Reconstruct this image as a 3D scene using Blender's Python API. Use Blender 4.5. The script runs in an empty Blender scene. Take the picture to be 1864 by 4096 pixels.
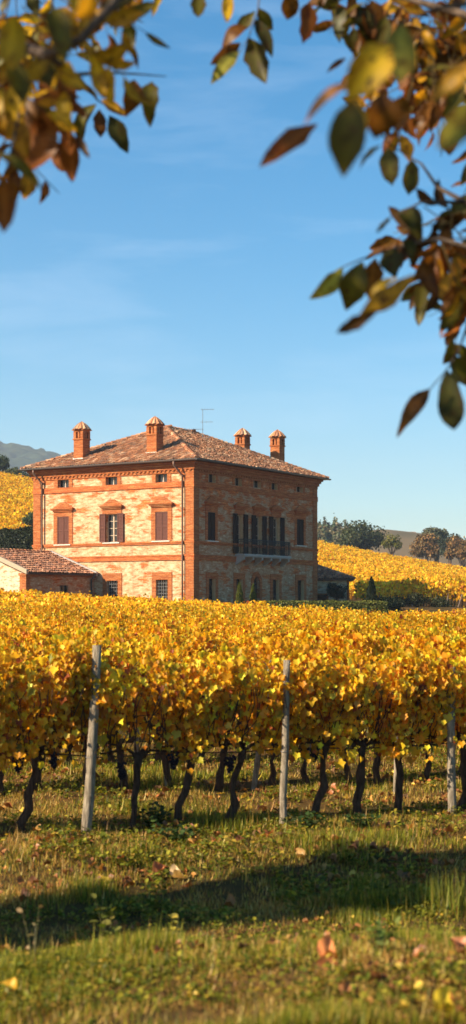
import bpy, math, random
import numpy as np
from math import radians as R, sin, cos, tan, pi
from mathutils import Vector

rng = np.random.default_rng(11)
random.seed(5)
SC = bpy.context.scene
COL = SC.collection

# ------------------------------------------------------------------ survey of the place (metres; camera at x=y=0)
CAMZ = 2.4; F = 5721.0; CX = 932.0; CY = 2415.0        # focal length / principal point in pixels of the photograph
VX, VY, VZ = -2.62, 95.0, 2.15                          # near corner of the villa
EX, EY = (.5284, .8490), (-.8490, .5284)                # villa axes: local x along the shaded front, local y along the sunny side
VROT = math.atan2(EX[1], EX[0])
D = 1.5904                                              # survey sheet pixels to photo pixels
SUN_AZ = math.atan2(-.41, -.912)                        # direction towards the sun on the map
SUN_EL = R(30.5)
def at(xd,yd,depth): return at0(xd,yd,depth)
def at0(xd,yd,depth):
    return Vector(((xd*D-CX)/F*depth, depth, CAMZ+(CY-yd*D)/F*depth))
def f1(x, y):                                           # sunny side: distance from corner, height
    r = (x-CX)/F; a = (VX-r*VY)/(.849+.5284*r)
    return a, CAMZ+(CY-y)/F*(VY+.5284*a)-VZ
def f2(x, y):
    r = (x-CX)/F; b = (r*VY-VX)/(.5284-.849*r)
    return b, CAMZ+(CY-y)/F*(VY+.849*b)-VZ

# ------------------------------------------------------------------ object helpers
def tag(o, label=None, cat=None, group=None, kind=None):
    if label: o['label'] = label
    if cat: o['category'] = cat
    if group: o['group'] = group
    if kind: o['kind'] = kind
    return o
def empty(name, loc=(0,0,0), rz=0, label=None, cat=None, group=None):
    o = bpy.data.objects.new(name, None); COL.objects.link(o)
    o.location = loc; o.rotation_euler = (0,0,rz)
    return tag(o, label, cat, group)
def link(name, me, parent=None):
    o = bpy.data.objects.new(name, me); COL.objects.link(o)
    if parent is not None: o.parent = parent
    return o
def copy_tree(o, parent=None):
    c = o.copy(); COL.objects.link(c)
    if parent is not None: c.parent = parent
    for ch in o.children: copy_tree(ch, c)
    return c

class MB:
    """collects shapes; build() links them as one mesh object"""
    def __init__(s, fmap=None): s.v=[]; s.f=[]; s.c=[]; s.fmap=fmap; s.tint=(1,1,1)
    def add(s, vs, fs):
        b=len(s.v); s.v += [tuple(p) for p in vs]; s.c += [s.tint]*len(vs)
        s.f += [tuple(i+b for i in f) for f in fs]
    def box(s, a0,a1,b0,b1,c0,c1, jit=0):
        vs=[(x,y,z) for x in (a0,a1) for y in (b0,b1) for z in (c0,c1)]
        if jit: vs=[tuple(k+random.uniform(-jit,jit) for k in p) for p in vs]
        s.add(vs, [(0,1,3,2),(4,6,7,5),(0,4,5,1),(2,3,7,6),(0,2,6,4),(1,5,7,3)])
    def quad(s, *p): s.add(p, [tuple(range(len(p)))])
    def tube(s, pts, rad, n=8, cap=True):
        pts=[Vector(p) for p in pts]; k=len(pts)
        if not hasattr(rad,'__len__'): rad=[rad]*k
        vs=[]; prev=None
        for i,p in enumerate(pts):
            t=(pts[min(i+1,k-1)]-pts[max(i-1,0)]).normalized()
            ref=prev if prev is not None else (Vector((1,0,0)) if abs(t.x)<.8 else Vector((0,1,0)))
            u=(ref-t*ref.dot(t)).normalized(); w=t.cross(u); prev=u
            for j in range(n):
                a=2*pi*j/n; vs.append(p+(u*cos(a)+w*sin(a))*rad[i])
        fs=[(i*n+j,i*n+(j+1)%n,(i+1)*n+(j+1)%n,(i+1)*n+j) for i in range(k-1) for j in range(n)]
        if cap: fs+=[tuple(range(n-1,-1,-1)), tuple(range((k-1)*n,k*n))]
        s.add(vs,fs)
    def prism(s, poly, d0, d1):                          # poly in (a,z), extruded along the second coordinate
        n=len(poly)
        vs=[(a,d0,z) for a,z in poly]+[(a,d1,z) for a,z in poly]
        s.add(vs,[tuple(range(n)),tuple(range(2*n-1,n-1,-1))]+[(i,(i+1)%n,n+(i+1)%n,n+i) for i in range(n)])
    def build(s, name, mat, parent=None, smooth=False, bevel=0):
        me=bpy.data.meshes.new(name)
        vs=[s.fmap(*p) for p in s.v] if s.fmap else s.v
        me.from_pydata(vs,[],s.f)
        at_=me.color_attributes.new('tint','FLOAT_COLOR','POINT')
        at_.data.foreach_set('color', np.hstack([np.array(s.c,dtype=np.float32).reshape(-1,3),np.ones((len(s.c),1),np.float32)]).ravel())
        if smooth: me.polygons.foreach_set('use_smooth',[True]*len(me.polygons))
        me.update(); me.materials.append(mat)
        o=link(name,me,parent)
        if bevel:
            m=o.modifiers.new('b','BEVEL'); m.width=bevel; m.segments=1; m.limit_method='ANGLE'
        return o

def np_mesh(name, V, T, C, mat, smooth=False):
    """mesh from numpy arrays: verts, equal sized faces, point tints"""
    me=bpy.data.meshes.new(name); n=T.shape[1]
    me.vertices.add(len(V)); me.vertices.foreach_set('co',np.ascontiguousarray(V,dtype=np.float32).ravel())
    me.loops.add(T.size); me.loops.foreach_set('vertex_index',np.ascontiguousarray(T,dtype=np.int32).ravel())
    me.polygons.add(len(T)); me.polygons.foreach_set('loop_start',np.arange(0,T.size,n,dtype=np.int32))
    me.update(calc_edges=True)
    a=me.color_attributes.new('tint','FLOAT_COLOR','POINT')
    a.data.foreach_set('color',np.hstack([C,np.ones((len(C),1))]).astype(np.float32).ravel())
    if smooth: me.polygons.foreach_set('use_smooth',np.ones(len(T),dtype=bool))
    me.materials.append(mat); me.validate()
    return me

def unit(a): return a/np.maximum(np.linalg.norm(a,axis=-1,keepdims=True),1e-9)
def scatter(tv, tf, pos, tip, nrm, size, tint):
    """instances of a leaf template baked into arrays"""
    tip=unit(tip); nrm=unit(nrm-tip*(nrm*tip).sum(-1,keepdims=True)); side=np.cross(tip,nrm)
    size=np.broadcast_to(np.asarray(size,float),(len(pos),))
    P=(tv[None,:,0,None]*side[:,None]+tv[None,:,1,None]*tip[:,None]+tv[None,:,2,None]*nrm[:,None])*size[:,None,None]+pos[:,None]
    k=len(tv); T=(tf[None]+np.arange(len(pos))[:,None,None]*k).reshape(-1,tf.shape[1])
    C=np.repeat(tint,k,axis=0)
    return P.reshape(-1,3),T,C
def join(parts):
    V=[];T=[];C=[];b=0
    for v,t,c in parts: V.append(v);T.append(t+b);C.append(c);b+=len(v)
    return np.vstack(V),np.vstack(T),np.vstack(C)
def pick(palette, probs, n, jit=.18, r=None):
    r=r or rng; p=np.array(palette)[r.choice(len(palette),n,p=np.array(probs)/sum(probs))]
    return np.clip(p*(1+r.normal(0,jit,(n,1)))*(1+r.normal(0,.05,(n,3))),.003,.9)

# leaf templates: x across, y from stalk to tip, z along the face normal
_h=[(0,.12),(.20,-.05),(.45,.06),(.40,.30),(.56,.55),(.29,.66),(0,1.0)]
_o=_h+[(-x,y) for x,y in _h[-2:0:-1]]
VLEAF=np.array([(0,.36,-.07)]+[(x,y,.42*abs(x)-.45*(y-.4)**2+(.07 if i%2 else -.02)) for i,(x,y) in enumerate(_o)])
VLEAF_F=np.array([(0,1+i,1+(i+1)%len(_o)) for i in range(len(_o))])
DLEAF=np.array([(0,0,0),(.46,.3,.12),(.3,.72,.06),(0,1,-.05),(-.3,.72,.06),(-.46,.3,.12)])
DLEAF_F=np.array([(0,1,2),(0,2,3),(0,3,4),(0,4,5)])
QLEAF=np.array([(-.45,.05,.1),(.4,0,.1),(.5,.9,0),(-.35,1,0)]); QLEAF_F=np.array([(0,1,2),(0,2,3)])

# ------------------------------------------------------------------ materials
def mat(name):
    m=bpy.data.materials.new(name); m.use_nodes=True; nt=m.node_tree; nt.nodes.clear()
    out=nt.nodes.new('ShaderNodeOutputMaterial'); return m,nt,out
def N(nt,kind,**kw):
    n=nt.nodes.new(kind)
    for k,v in kw.items():
        if k in n.inputs: n.inputs[k].default_value=v
        else: setattr(n,k,v)
    return n
def L(nt,a,b): nt.links.new(a,b)
def ramp(nt,fac,stops,interp='LINEAR'):
    r=nt.nodes.new('ShaderNodeValToRGB'); r.color_ramp.interpolation=interp
    e=r.color_ramp.elements
    while len(e)<len(stops): e.new(.5)
    for el,(p,c) in zip(e,stops): el.position=p; el.color=(*c,1) if len(c)==3 else c
    L(nt,fac,r.inputs[0]); return r.outputs[0]
def mixc(nt,fac,a,b,mode='MIX'):
    m=nt.nodes.new('ShaderNodeMix'); m.data_type='RGBA'; m.blend_type=mode
    for s,i in ((fac,0),(a,6),(b,7)):
        if hasattr(s,'links'): L(nt,s,m.inputs[i])
        elif i==0: m.inputs[0].default_value=s
        else: m.inputs[i].default_value=(*s,1) if len(s)==3 else s
    return m.outputs[2]
def noise(nt,vec,scale,detail=4,rough=.55,dist=0):
    n=N(nt,'ShaderNodeTexNoise',Scale=scale,Detail=detail,Roughness=rough,Distortion=dist)
    if vec is not None: L(nt,vec,n.inputs['Vector'])
    return n.outputs['Fac']
def mapping(nt,vec,scale=(1,1,1),loc=(0,0,0)):
    m=N(nt,'ShaderNodeMapping'); m.inputs['Scale'].default_value=scale; m.inputs['Location'].default_value=loc
    L(nt,vec,m.inputs['Vector']); return m.outputs[0]
def math_(nt,op,a,b=None,c=None):
    m=nt.nodes.new('ShaderNodeMath'); m.operation=op
    for i,s in enumerate((a,b,c)):
        if s is None: continue
        if hasattr(s,'links'): L(nt,s,m.inputs[i])
        else: m.inputs[i].default_value=s
    return m.outputs[0]
def objco(nt): return nt.nodes.new('ShaderNodeTexCoord').outputs['Object']
def bump(nt,h,strength=.4,dist=.02):
    b=N(nt,'ShaderNodeBump',Strength=strength,Distance=dist); L(nt,h,b.inputs['Height']); return b.outputs[0]
def principled(nt,out,col,rough=.8,spec=.2,metal=0,nrm=None):
    p=N(nt,'ShaderNodeBsdfPrincipled',Roughness=rough,Metallic=metal); p.inputs['Specular IOR Level'].default_value=spec
    if hasattr(col,'links'): L(nt,col,p.inputs['Base Color'])
    else: p.inputs['Base Color'].default_value=(*col,1)
    if nrm is not None: L(nt,nrm,p.inputs['Normal'])
    L(nt,p.outputs[0],out.inputs[0]); return p
def simple(name,col,rough=.7,spec=.2,metal=0,var=.25,scale=6):
    m,nt,out=mat(name); f=noise(nt,objco(nt),scale,5)
    c=mixc(nt,f,tuple(k*(1-var) for k in col),tuple(min(1,k*(1+var)) for k in col))
    principled(nt,out,c,rough,spec,metal); return m
def leafmat(name,trans=.4,gloss=.06,spots=None,scale=30,tr_tint=(1.15,1.0,.55)):
    m,nt,out=mat(name)
    a=N(nt,'ShaderNodeAttribute',attribute_name='tint'); col=a.outputs['Color']
    if spots:
        f=noise(nt,objco(nt),scale,3,.6); k=ramp(nt,f,[(spots,(0,0,0)),(spots+.1,(1,1,1))])
        col=mixc(nt,k,col,(.075,.030,.010))
    d=N(nt,'ShaderNodeBsdfDiffuse'); t=N(nt,'ShaderNodeBsdfTranslucent'); L(nt,col,d.inputs[0])
    L(nt,mixc(nt,1.0,col,tr_tint,'MULTIPLY'),t.inputs[0])
    mx=N(nt,'ShaderNodeMixShader',Fac=trans); L(nt,d.outputs[0],mx.inputs[1]); L(nt,t.outputs[0],mx.inputs[2])
    g=N(nt,'ShaderNodeBsdfGlossy',Roughness=.45); g.inputs[0].default_value=(.9,.9,.85,1)
    m2=N(nt,'ShaderNodeMixShader',Fac=gloss); L(nt,mx.outputs[0],m2.inputs[1]); L(nt,g.outputs[0],m2.inputs[2])
    L(nt,m2.outputs[0],out.inputs[0]); return m

def brickvec(nt):
    s=N(nt,'ShaderNodeSeparateXYZ'); L(nt,objco(nt),s.inputs[0])
    c=N(nt,'ShaderNodeCombineXYZ'); L(nt,math_(nt,'ADD',s.outputs[0],s.outputs[1]),c.inputs[0]); L(nt,s.outputs[2],c.inputs[1])
    return s,c.outputs[0]
def brick_color(nt,vec,k=1.0):
    b=N(nt,'ShaderNodeTexBrick'); b.inputs['Scale'].default_value=1; b.inputs['Brick Width'].default_value=.30; b.inputs['Row Height'].default_value=.105
    b.inputs['Mortar Size'].default_value=.014; b.inputs['Mortar Smooth'].default_value=.3; b.inputs['Bias'].default_value=-.1
    b.inputs['Color1'].default_value=(.30,.070,.018,1); b.inputs['Color2'].default_value=(.50,.155,.040,1); b.inputs['Mortar'].default_value=(.42,.24,.11,1)
    wob=N(nt,'ShaderNodeVectorMath',operation='ADD'); L(nt,vec,wob.inputs[0])
    nz=N(nt,'ShaderNodeTexNoise',Scale=1.3,Detail=3); L(nt,vec,nz.inputs['Vector'])
    sc=N(nt,'ShaderNodeVectorMath',operation='MULTIPLY'); L(nt,nz.outputs['Color'],sc.inputs[0]); sc.inputs[1].default_value=(.1,.09,0)
    L(nt,sc.outputs[0],wob.inputs[1]); L(nt,wob.outputs[0],b.inputs['Vector'])
    streak=noise(nt,mapping(nt,wob.outputs[0],(1.1,9.5,1)),1.0,4,.7)
    c=mixc(nt,ramp(nt,streak,[(.42,(0,0,0)),(.66,(1,1,1))]),b.outputs[0],(.22,.050,.014))
    c=mixc(nt,ramp(nt,streak,[(.28,(.75,.75,.75)),(.40,(0,0,0))]),c,(.58,.31,.12))
    if k!=1.0: c=mixc(nt,1.0,c,(k*1.06,k*.93,k*.85),'MULTIPLY')
    return c,b.outputs['Fac'],streak,wob.outputs[0]
def m_brick(name='old_brick',k=1.0):
    m,nt,out=mat(name); s,v=brickvec(nt); c,f,st,_=brick_color(nt,v,k)
    big=noise(nt,v,.6,4); c=mixc(nt,math_(nt,'MULTIPLY',big,.35),c,(.34,.11,.035))
    principled(nt,out,c,.9,.1,nrm=bump(nt,math_(nt,'ADD',math_(nt,'MULTIPLY',f,-.6),st),.5,.03)); return m
def m_wall(name,bias_lo,bias_hi,plaster=((.40,.245,.125),(.66,.455,.265)),k_=1.0):
    """plaster and rubble stone with courses of brick showing through"""
    m,nt,out=mat(name); s,v=brickvec(nt); c,f,st,wv=brick_color(nt,v,k_)
    pl=mixc(nt,noise(nt,v,2.2,6,.7),plaster[0],plaster[1])
    spk=noise(nt,mapping(nt,wv,(1.9,5.2,1)),1.0,6,.80)
    pl=mixc(nt,ramp(nt,spk,[(.51,(0,0,0)),(.585,(.9,.9,.9))]),pl,(.36,.145,.055))
    pl=mixc(nt,ramp(nt,spk,[(.36,(.7,.7,.7)),(.46,(0,0,0))]),pl,(.80,.66,.43))
    patch=noise(nt,mapping(nt,wv,(.62,1.75,1),(3.1,1.7,0)),1.0,6,.72)
    z=s.outputs[2]
    r1=N(nt,'ShaderNodeMapRange',clamp=True); L(nt,z,r1.inputs[0]); r1.inputs[1].default_value=4.6; r1.inputs[2].default_value=7.2; r1.inputs[3].default_value=bias_lo; r1.inputs[4].default_value=bias_hi
    r2=N(nt,'ShaderNodeMapRange',clamp=True); L(nt,z,r2.inputs[0]); r2.inputs[1].default_value=1.0; r2.inputs[2].default_value=3.6; r2.inputs[3].default_value=.03; r2.inputs[4].default_value=0
    mk=math_(nt,'ADD',math_(nt,'ADD',patch,r1.outputs[0]),r2.outputs[0])
    mk=math_(nt,'ADD',mk,math_(nt,'MULTIPLY',math_(nt,'SUBTRACT',st,.5),.25))
    k=ramp(nt,mk,[(.54,(0,0,0)),(.60,(1,1,1))])
    col=mixc(nt,k,pl,c)
    dirt=noise(nt,mapping(nt,v,(2.5,.35,1)),1,5,.6); col=mixc(nt,ramp(nt,dirt,[(.52,(0,0,0)),(.75,(.5,.5,.5))]),col,(.22,.125,.07))
    h=math_(nt,'ADD',math_(nt,'MULTIPLY',k,-.5),spk)
    principled(nt,out,col,.92,.08,nrm=bump(nt,h,.55,.04)); return m
def m_tile():
    m,nt,out=mat('clay_tile'); a=N(nt,'ShaderNodeAttribute',attribute_name='tint')
    f=noise(nt,objco(nt),7,5,.7); c=mixc(nt,ramp(nt,f,[(.45,(0,0,0)),(.75,(.8,.8,.8))]),a.outputs[0],(.19,.115,.065))
    principled(nt,out,c,.9,.1,nrm=bump(nt,f,.4,.02)); return m
M={}
M['brick']=m_brick(); M['dress']=m_brick('dressed_brick',1.12)
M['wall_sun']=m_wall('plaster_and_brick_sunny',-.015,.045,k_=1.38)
M['wall_shade']=m_wall('plaster_and_brick_shaded',.0,.085,((.32,.165,.088),(.52,.31,.175)),1.30)  # shaded copy: plaster darkened and warmed for the shade; more brick shows
M['wall_plain']=m_wall('pale_plaster',-.13,-.08,((.50,.38,.23),(.70,.57,.39)))
M['tile']=m_tile()
M['gutter']=simple('gutter_metal',(.10,.085,.075),.45,.5,.4)
M['pipe']=simple('copper_pipe',(.16,.09,.06),.5,.4,.3)
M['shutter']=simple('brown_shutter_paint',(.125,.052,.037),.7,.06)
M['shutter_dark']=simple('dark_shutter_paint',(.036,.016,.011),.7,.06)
M['frame']=simple('window_frame_wood',(.46,.33,.22),.6,.3)
M['stone']=simple('pale_stone',(.62,.55,.45),.85,.15)
M['balcony_stone']=simple('grey_stone',(.36,.33,.29),.85,.15)
M['iron']=simple('wrought_iron',(.030,.027,.027),.5,.4,.5)
M['grille']=simple('grey_iron_grille',(.20,.19,.18),.6,.3,.3)
M['reveal']=simple('tan_reveal_plaster',(.62,.38,.19),.9,.08)
M['verge']=simple('tan_verge_stone',(.40,.31,.21),.9,.1)
M['lime']=simple('lime_mortar',(.72,.66,.58),.9,.1)
M['curtain']=simple('curtain_cloth',(.42,.38,.34),.9,.1)
M['dark']=simple('dark_interior',(.012,.010,.010),.9,.05)
M['steel']=simple('galvanised_steel',(.35,.35,.36),.4,.5,.8)
def m_glass():
    m,nt,out=mat('window_glass'); p=principled(nt,out,(.020,.020,.021),.15,.35); return m
M['glass']=m_glass()
def m_bark(name,a,b,scale=14):
    m,nt,out=mat(name); v=mapping(nt,objco(nt),(1,1,.22)); f=noise(nt,v,scale,6,.7,.6)
    principled(nt,out,ramp(nt,f,[(.3,a),(.7,b)]),.95,.08,nrm=bump(nt,f,.9,.03)); return m
M['vinebark']=m_bark('vine_bark',(.016,.009,.006),(.11,.068,.045),34)
M['post']=m_bark('weathered_post',(.07,.050,.032),(.38,.31,.22),26)
M['bark']=m_bark('walnut_bark',(.045,.030,.020),(.15,.105,.075),12)
M['vine']=leafmat('vine_leaf',.50,.010)
M['vinefar']=leafmat('vine_leaf_far',.46,.006)
M['walnut']=leafmat('walnut_leaf',.52,.012,.57,42)
M['grass']=leafmat('grass_blade',.35,.012,tr_tint=(1.1,1.1,.5))
M['foliage']=leafmat('tree_leaf',.25,.012,tr_tint=(1.1,1.1,.6))
M['litter']=leafmat('fallen_leaf',.25,.02)
def m_grape():
    m,nt,out=mat('black_grape'); f=noise(nt,objco(nt),60,2); principled(nt,out,mixc(nt,f,(.008,.006,.008),(.028,.018,.024)),.75,.1); return m
M['grape']=m_grape()
def m_ground():
    m,nt,out=mat('meadow_soil'); v=objco(nt)
    f=noise(nt,v,.9,8,.65); g=noise(nt,v,9,5,.7)
    c=ramp(nt,f,[(.32,(.035,.032,.008)),(.5,(.085,.052,.016)),(.66,(.16,.078,.026))])
    c=mixc(nt,ramp(nt,g,[(.42,(0,0,0)),(.7,(.7,.7,.7))]),c,(.045,.032,.018))
    principled(nt,out,c,1,.02,nrm=bump(nt,g,.8,.05)); return m
M['ground']=m_ground()
def m_farhill():
    m,nt,out=mat('dry_hill_field'); v=objco(nt)
    f=noise(nt,v,.02,6,.6); st=noise(nt,mapping(nt,v,(.02,.2,.2)),1,3)
    c=ramp(nt,f,[(.35,(.075,.060,.028)),(.52,(.17,.105,.050)),(.68,(.13,.092,.040))]); c=mixc(nt,math_(nt,'MULTIPLY',st,.4),c,(.14,.12,.06))
    principled(nt,out,c,1,.02); return m
M['farhill']=m_farhill()

# ------------------------------------------------------------------ terrain
def sstep(a,b,x):
    t=np.clip((x-a)/(b-a),0,1); return t*t*(3-2*t)
def vnoise(x,y,s,seed=0):
    x=np.asarray(x,float)/s; y=np.asarray(y,float)/s
    xi=np.floor(x); yi=np.floor(y); fx=x-xi; fy=y-yi; fx=fx*fx*(3-2*fx); fy=fy*fy*(3-2*fy)
    def h(a,b):
        k=np.sin(a*127.1+b*311.7+seed*74.7)*43758.5453; return k-np.floor(k)
    return (h(xi,yi)*(1-fx)+h(xi+1,yi)*fx)*(1-fy)+(h(xi,yi+1)*(1-fx)+h(xi+1,yi+1)*fx)*fy
def ground(X,Y):
    X=np.asarray(X,float); Y=np.asarray(Y,float)
    t=np.clip((Y-15)/67,0,1.25); XC=np.clip(X,-22,22)
    z=t**1.25*(.60-np.where(XC<0,.050*XC,.108*XC-.0025*XC*XC))
    bank=(.62+.10*np.clip(X,-4,4))*(1-sstep(6.0,11.0,Y))
    z=z+bank-.10*np.exp(-((Y-12-.35*X)/1.3)**2)
    z=z+.09*(vnoise(X,Y,1.7,1)-.5)*(1-sstep(30,60,Y))+.12*(vnoise(X,Y,.62,2)-.5)*(1-sstep(20,40,Y))
    terr=sstep(84,96,Y)
    z=z*(1-terr)+terr*VZ
    u=np.clip(X/np.maximum(Y,30),-.30,.30)
    y0=112+100*u; sl=.096-.33*u
    d=np.maximum(0,Y-y0); d=d*d/(d+12)
    z=z+sl*np.minimum(d,250-y0)
    return z-np.clip(Y-256,0,260)*.09
xs=np.unique(np.concatenate([np.arange(-6,6.01,.3),np.arange(-60,60.1,3),np.arange(-300,301,20),np.arange(-1150,1151,115)]))
ys=np.unique(np.concatenate([np.arange(-8,40.01,.4),np.arange(40,300,3),np.arange(300,560,20),np.arange(560,3101,110)]))
GX,GY=np.meshgrid(xs,ys); GZ=ground(GX,GY)
nx,ny=len(xs),len(ys); idx=np.arange(nx*ny).reshape(ny,nx)
T=np.stack([idx[:-1,:-1],idx[:-1,1:],idx[1:,1:],idx[1:,:-1]],-1).reshape(-1,4)
V=np.stack([GX,GY,GZ],-1).reshape(-1,3)
tag(link('ground',np_mesh('ground',V,T,np.full((len(V),3),.1),M['ground'],True)),'grassy ground rising from the meadow to the villa','ground',kind='structure')

def grid_hill(name,fn,x0,x1,y0,y1,nx,ny,m,label):
    X,Y=np.meshgrid(np.linspace(x0,x1,nx),np.linspace(y0,y1,ny)); Z=fn(X,Y)
    idx=np.arange(nx*ny).reshape(ny,nx)
    T=np.stack([idx[:-1,:-1],idx[:-1,1:],idx[1:,1:],idx[1:,:-1]],-1).reshape(-1,4)
    V=np.stack([X,Y,Z],-1).reshape(-1,3)
    return tag(link(name,np_mesh(name,V,T,np.full((len(V),3),.1),m,True)),label,'hill',kind='structure')
# brown field hill far off to the right
def fh(X,Y):
    r=X/Y
    top=CAMZ+(CY-np.interp(r,[.00,.06,.105,.133,.165,.20,.30],[2190,2150,2123,2140,2165,2195,2240]))/F*700
    return -20+(top+20)*np.exp(-((Y-700)/170)**2)+1.5*(vnoise(X,Y,40,4)-.5)
grid_hill('far_hill',fh,0,330,420,980,90,50,M['farhill'],'dry brown field hill on the skyline beyond the vineyard')
# wooded mountain far off to the left
def m_forest():
    m,nt,out=mat('forest_cover'); v=objco(nt); f=noise(nt,v,.05,6,.7); g=noise(nt,v,.16,3)
    c=ramp(nt,f,[(.3,(.016,.030,.018)),(.55,(.036,.050,.026)),(.75,(.070,.060,.032))]); c=mixc(nt,math_(nt,'MULTIPLY',g,.5),c,(.022,.035,.018))
    principled(nt,out,c,1,.02); return m
M['forest']=m_forest()
def mt(X,Y):
    r=X/Y
    top=CAMZ+(CY-np.interp(r,[-.40,-.25,-.163,-.124,-.09,-.03,.1],[1650,1715,1782,1828,1905,2060,2300]))/F*2200
    return -25+(top+25)*np.exp(-((Y-2200)/560)**2)+8*(vnoise(X,Y,17,3)-.5)+6*(vnoise(X,Y,9,5)-.5)+12*(vnoise(X,Y,80,7)-.5)
grid_hill('mountain',mt,-900,220,1500,2900,280,240,M['forest'],'hazy blue wooded mountain on the left skyline')

# ------------------------------------------------------------------ villa
def F1(a,d,z): return (-d,a,z)           # sunny side  (d = outwards)
def F2(a,d,z): return (a,-d,z)           # shaded front
L1,L2=13.66,17.07; WT=9.72
villa=empty('brick_villa',(VX,VY,VZ),VROT,'large three storey brick villa with hipped tile roof and balcony','villa')

def facade(mb,Ln,z0,z1,ops,depth=.30):
    A=sorted({0,Ln}|{o[0] for o in ops}|{o[1] for o in ops}); Z=sorted({z0,z1}|{o[2] for o in ops}|{o[3] for o in ops})
    for i in range(len(A)-1):
        for j in range(len(Z)-1):
            ca,cz=(A[i]+A[i+1])/2,(Z[j]+Z[j+1])/2
            if any(o[0]<ca<o[1] and o[2]<cz<o[3] for o in ops): continue
            mb.quad((A[i],0,Z[j]),(A[i+1],0,Z[j]),(A[i+1],0,Z[j+1]),(A[i],0,Z[j+1]))
    for a0,a1,b0,b1 in [o[:4] for o in ops]:
        mb.quad((a0,0,b0),(a0,-depth,b0),(a0,-depth,b1),(a0,0,b1)); mb.quad((a1,0,b0),(a1,-depth,b0),(a1,-depth,b1),(a1,0,b1))
        mb.quad((a0,0,b1),(a1,0,b1),(a1,-depth,b1),(a0,-depth,b1)); mb.quad((a0,0,b0),(a1,0,b0),(a1,-depth,b0),(a0,-depth,b0))
        mb.quad((a0,-depth,b0),(a1,-depth,b0),(a1,-depth,b1),(a0,-depth,b1))
def px_rect(f,x0,x1,y0,y1):
    a0,zt=f(x0,y0); a1,zb=f(x1,y1); _,zt2=f(x1,y0); _,zb2=f(x0,y1)
    return min(a0,a1),max(a0,a1),(zb+zb2)/2,(zt+zt2)/2

attic1=[px_rect(f1,*r) for r in ((232,276.5,1918,1956),(424,470,1906,1944),(623.5,669.6,1894,1932))]
mid1=[px_rect(f1,*r) for r in ((230,276.5,2066,2178),(425.6,471.7,2056,2170),(622,672,2047,2163))]
gnd1=[px_rect(f1,*r) for r in ((427,472,2323,2405),(625,672,2319,2401))]
attic2=[px_rect(f2,*r) for r in ((831.7,862,1891,1930),(938,966,1903.5,1943),(1012,1043,1911.7,1951),(1084,1110,1919,1959),(1184,1211,1931.6,1968))]
mid2=[px_rect(f2,*r) for r in ((830,860,2049,2163),(1186,1214,2077,2182))]
# french doors onto the balcony: x limits of opening, top
SLABZ=f2(1158,2236)[1]
doors2=[]
for x0,x1,yt in ((946,970.5,2057),(1020,1046,2064),(1089,1118,2070)):
    a0,zt=f2(x0,yt); a1,zt2=f2(x1,yt); doors2.append((a0,a1,SLABZ+.16,(zt+zt2)/2))
gnd2=[px_rect(f2,*r) for r in ((834,861,2315,2425),(944,970,2316,2425),(1090,1116,2319,2425),(1189,1216,2321,2425))]
gnd2=[(a,b,.35,z) for a,b,_,z in gnd2]
arch=px_rect(f2,1013,1038,2306,2440); arch=(arch[0],arch[1],0.0,arch[3])

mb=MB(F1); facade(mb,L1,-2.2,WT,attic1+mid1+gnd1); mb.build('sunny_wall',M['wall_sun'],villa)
mb=MB(F2); facade(mb,L2,-2.2,WT,attic2+mid2+doors2+gnd2+[arch])
# arch spandrels
aw=(arch[1]-arch[0])/2; ac=(arch[0]+arch[1])/2; spring=arch[3]-aw*1.25
ap=[(ac-aw*cos(t),spring+aw*1.25*sin(t)) for t in np.linspace(0,pi,13)]
for k in range(6):
    mb.quad((ap[k][0],0.0,ap[k][1]),(ap[k+1][0],0.0,ap[k+1][1]),(ap[k+1][0],0,arch[3]),(ap[k][0],0,arch[3]))
    q=12-k; mb.quad((ap[q][0],0,ap[q][1]),(ap[q-1][0],0,ap[q-1][1]),(ap[q-1][0],0,arch[3]),(ap[q][0],0,arch[3]))
mb.build('front_wall',M['wall_shade'],villa)
mb=MB(); mb.quad((L2,0,-2.2),(L2,L1,-2.2),(L2,L1,WT),(L2,0,WT)); mb.quad((0,L1,-2.2),(L2,L1,-2.2),(L2,L1,WT),(0,L1,WT)); mb.build('rear_wall',M['wall_shade'],villa)

# brick dressings
def each(fm,Ln):
    q=.62
    mb=MB(fm)
    mb.box(-.045 if fm is F1 else .0,q,-.02,.05,-2.2,WT-.002); mb.build('quoin',M['brick'],villa)
    mb=MB(fm); mb.box(Ln-q,Ln+.04,-.02,.05,-2.2,WT-.004); mb.build('quoin',M['brick'],villa)
    return q
each(F1,L1); each(F2,L2)
def course(fm,Ln,z0,z1,proud,step=True):
    mb=MB(fm); e=proud if fm is F1 else -.003
    mb.box(-e,Ln+proud,-.01,proud,z0,z1)
    if step: mb.box(-e-(.035 if fm is F1 else 0),Ln+proud+.03,-.012,proud+.035,z1-.09,z1+.012)
    mb.build('string_course',M['dress'],villa)
zA=(f1(179,1979)[1]+f1(729,1944)[1])/2; zS=(f1(729,2174)[1]+f1(179,2192)[1])/2; zL=(f1(729,2238)[1]+f1(400,2248)[1])/2
for fm,Ln in ((F1,L1),(F2,L2)):
    course(fm,Ln,zA,zA+.38,.075,False); course(fm,Ln,zS,zS+.19,.085); course(fm,Ln,zL,zL+.36,.085)
    mb=MB(fm); e=lambda p: p if fm is F1 else -.004          # stepped brick cornice below the eaves
    for z0,z1,p in ((WT-.72,WT-.50,.07),(WT-.50,WT-.30,.16),(WT-.30,WT-.14,.27),(WT-.14,WT-.003,.38)): mb.box(-e(p),Ln+p,-.015,p,z0+.001,z1)
    for k in range(int(Ln/.34)): mb.box(.15+k*.34,.30+k*.34,.0,.135,WT-.62,WT-.505)
    mb.build('cornice',M['brick'],villa)
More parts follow.
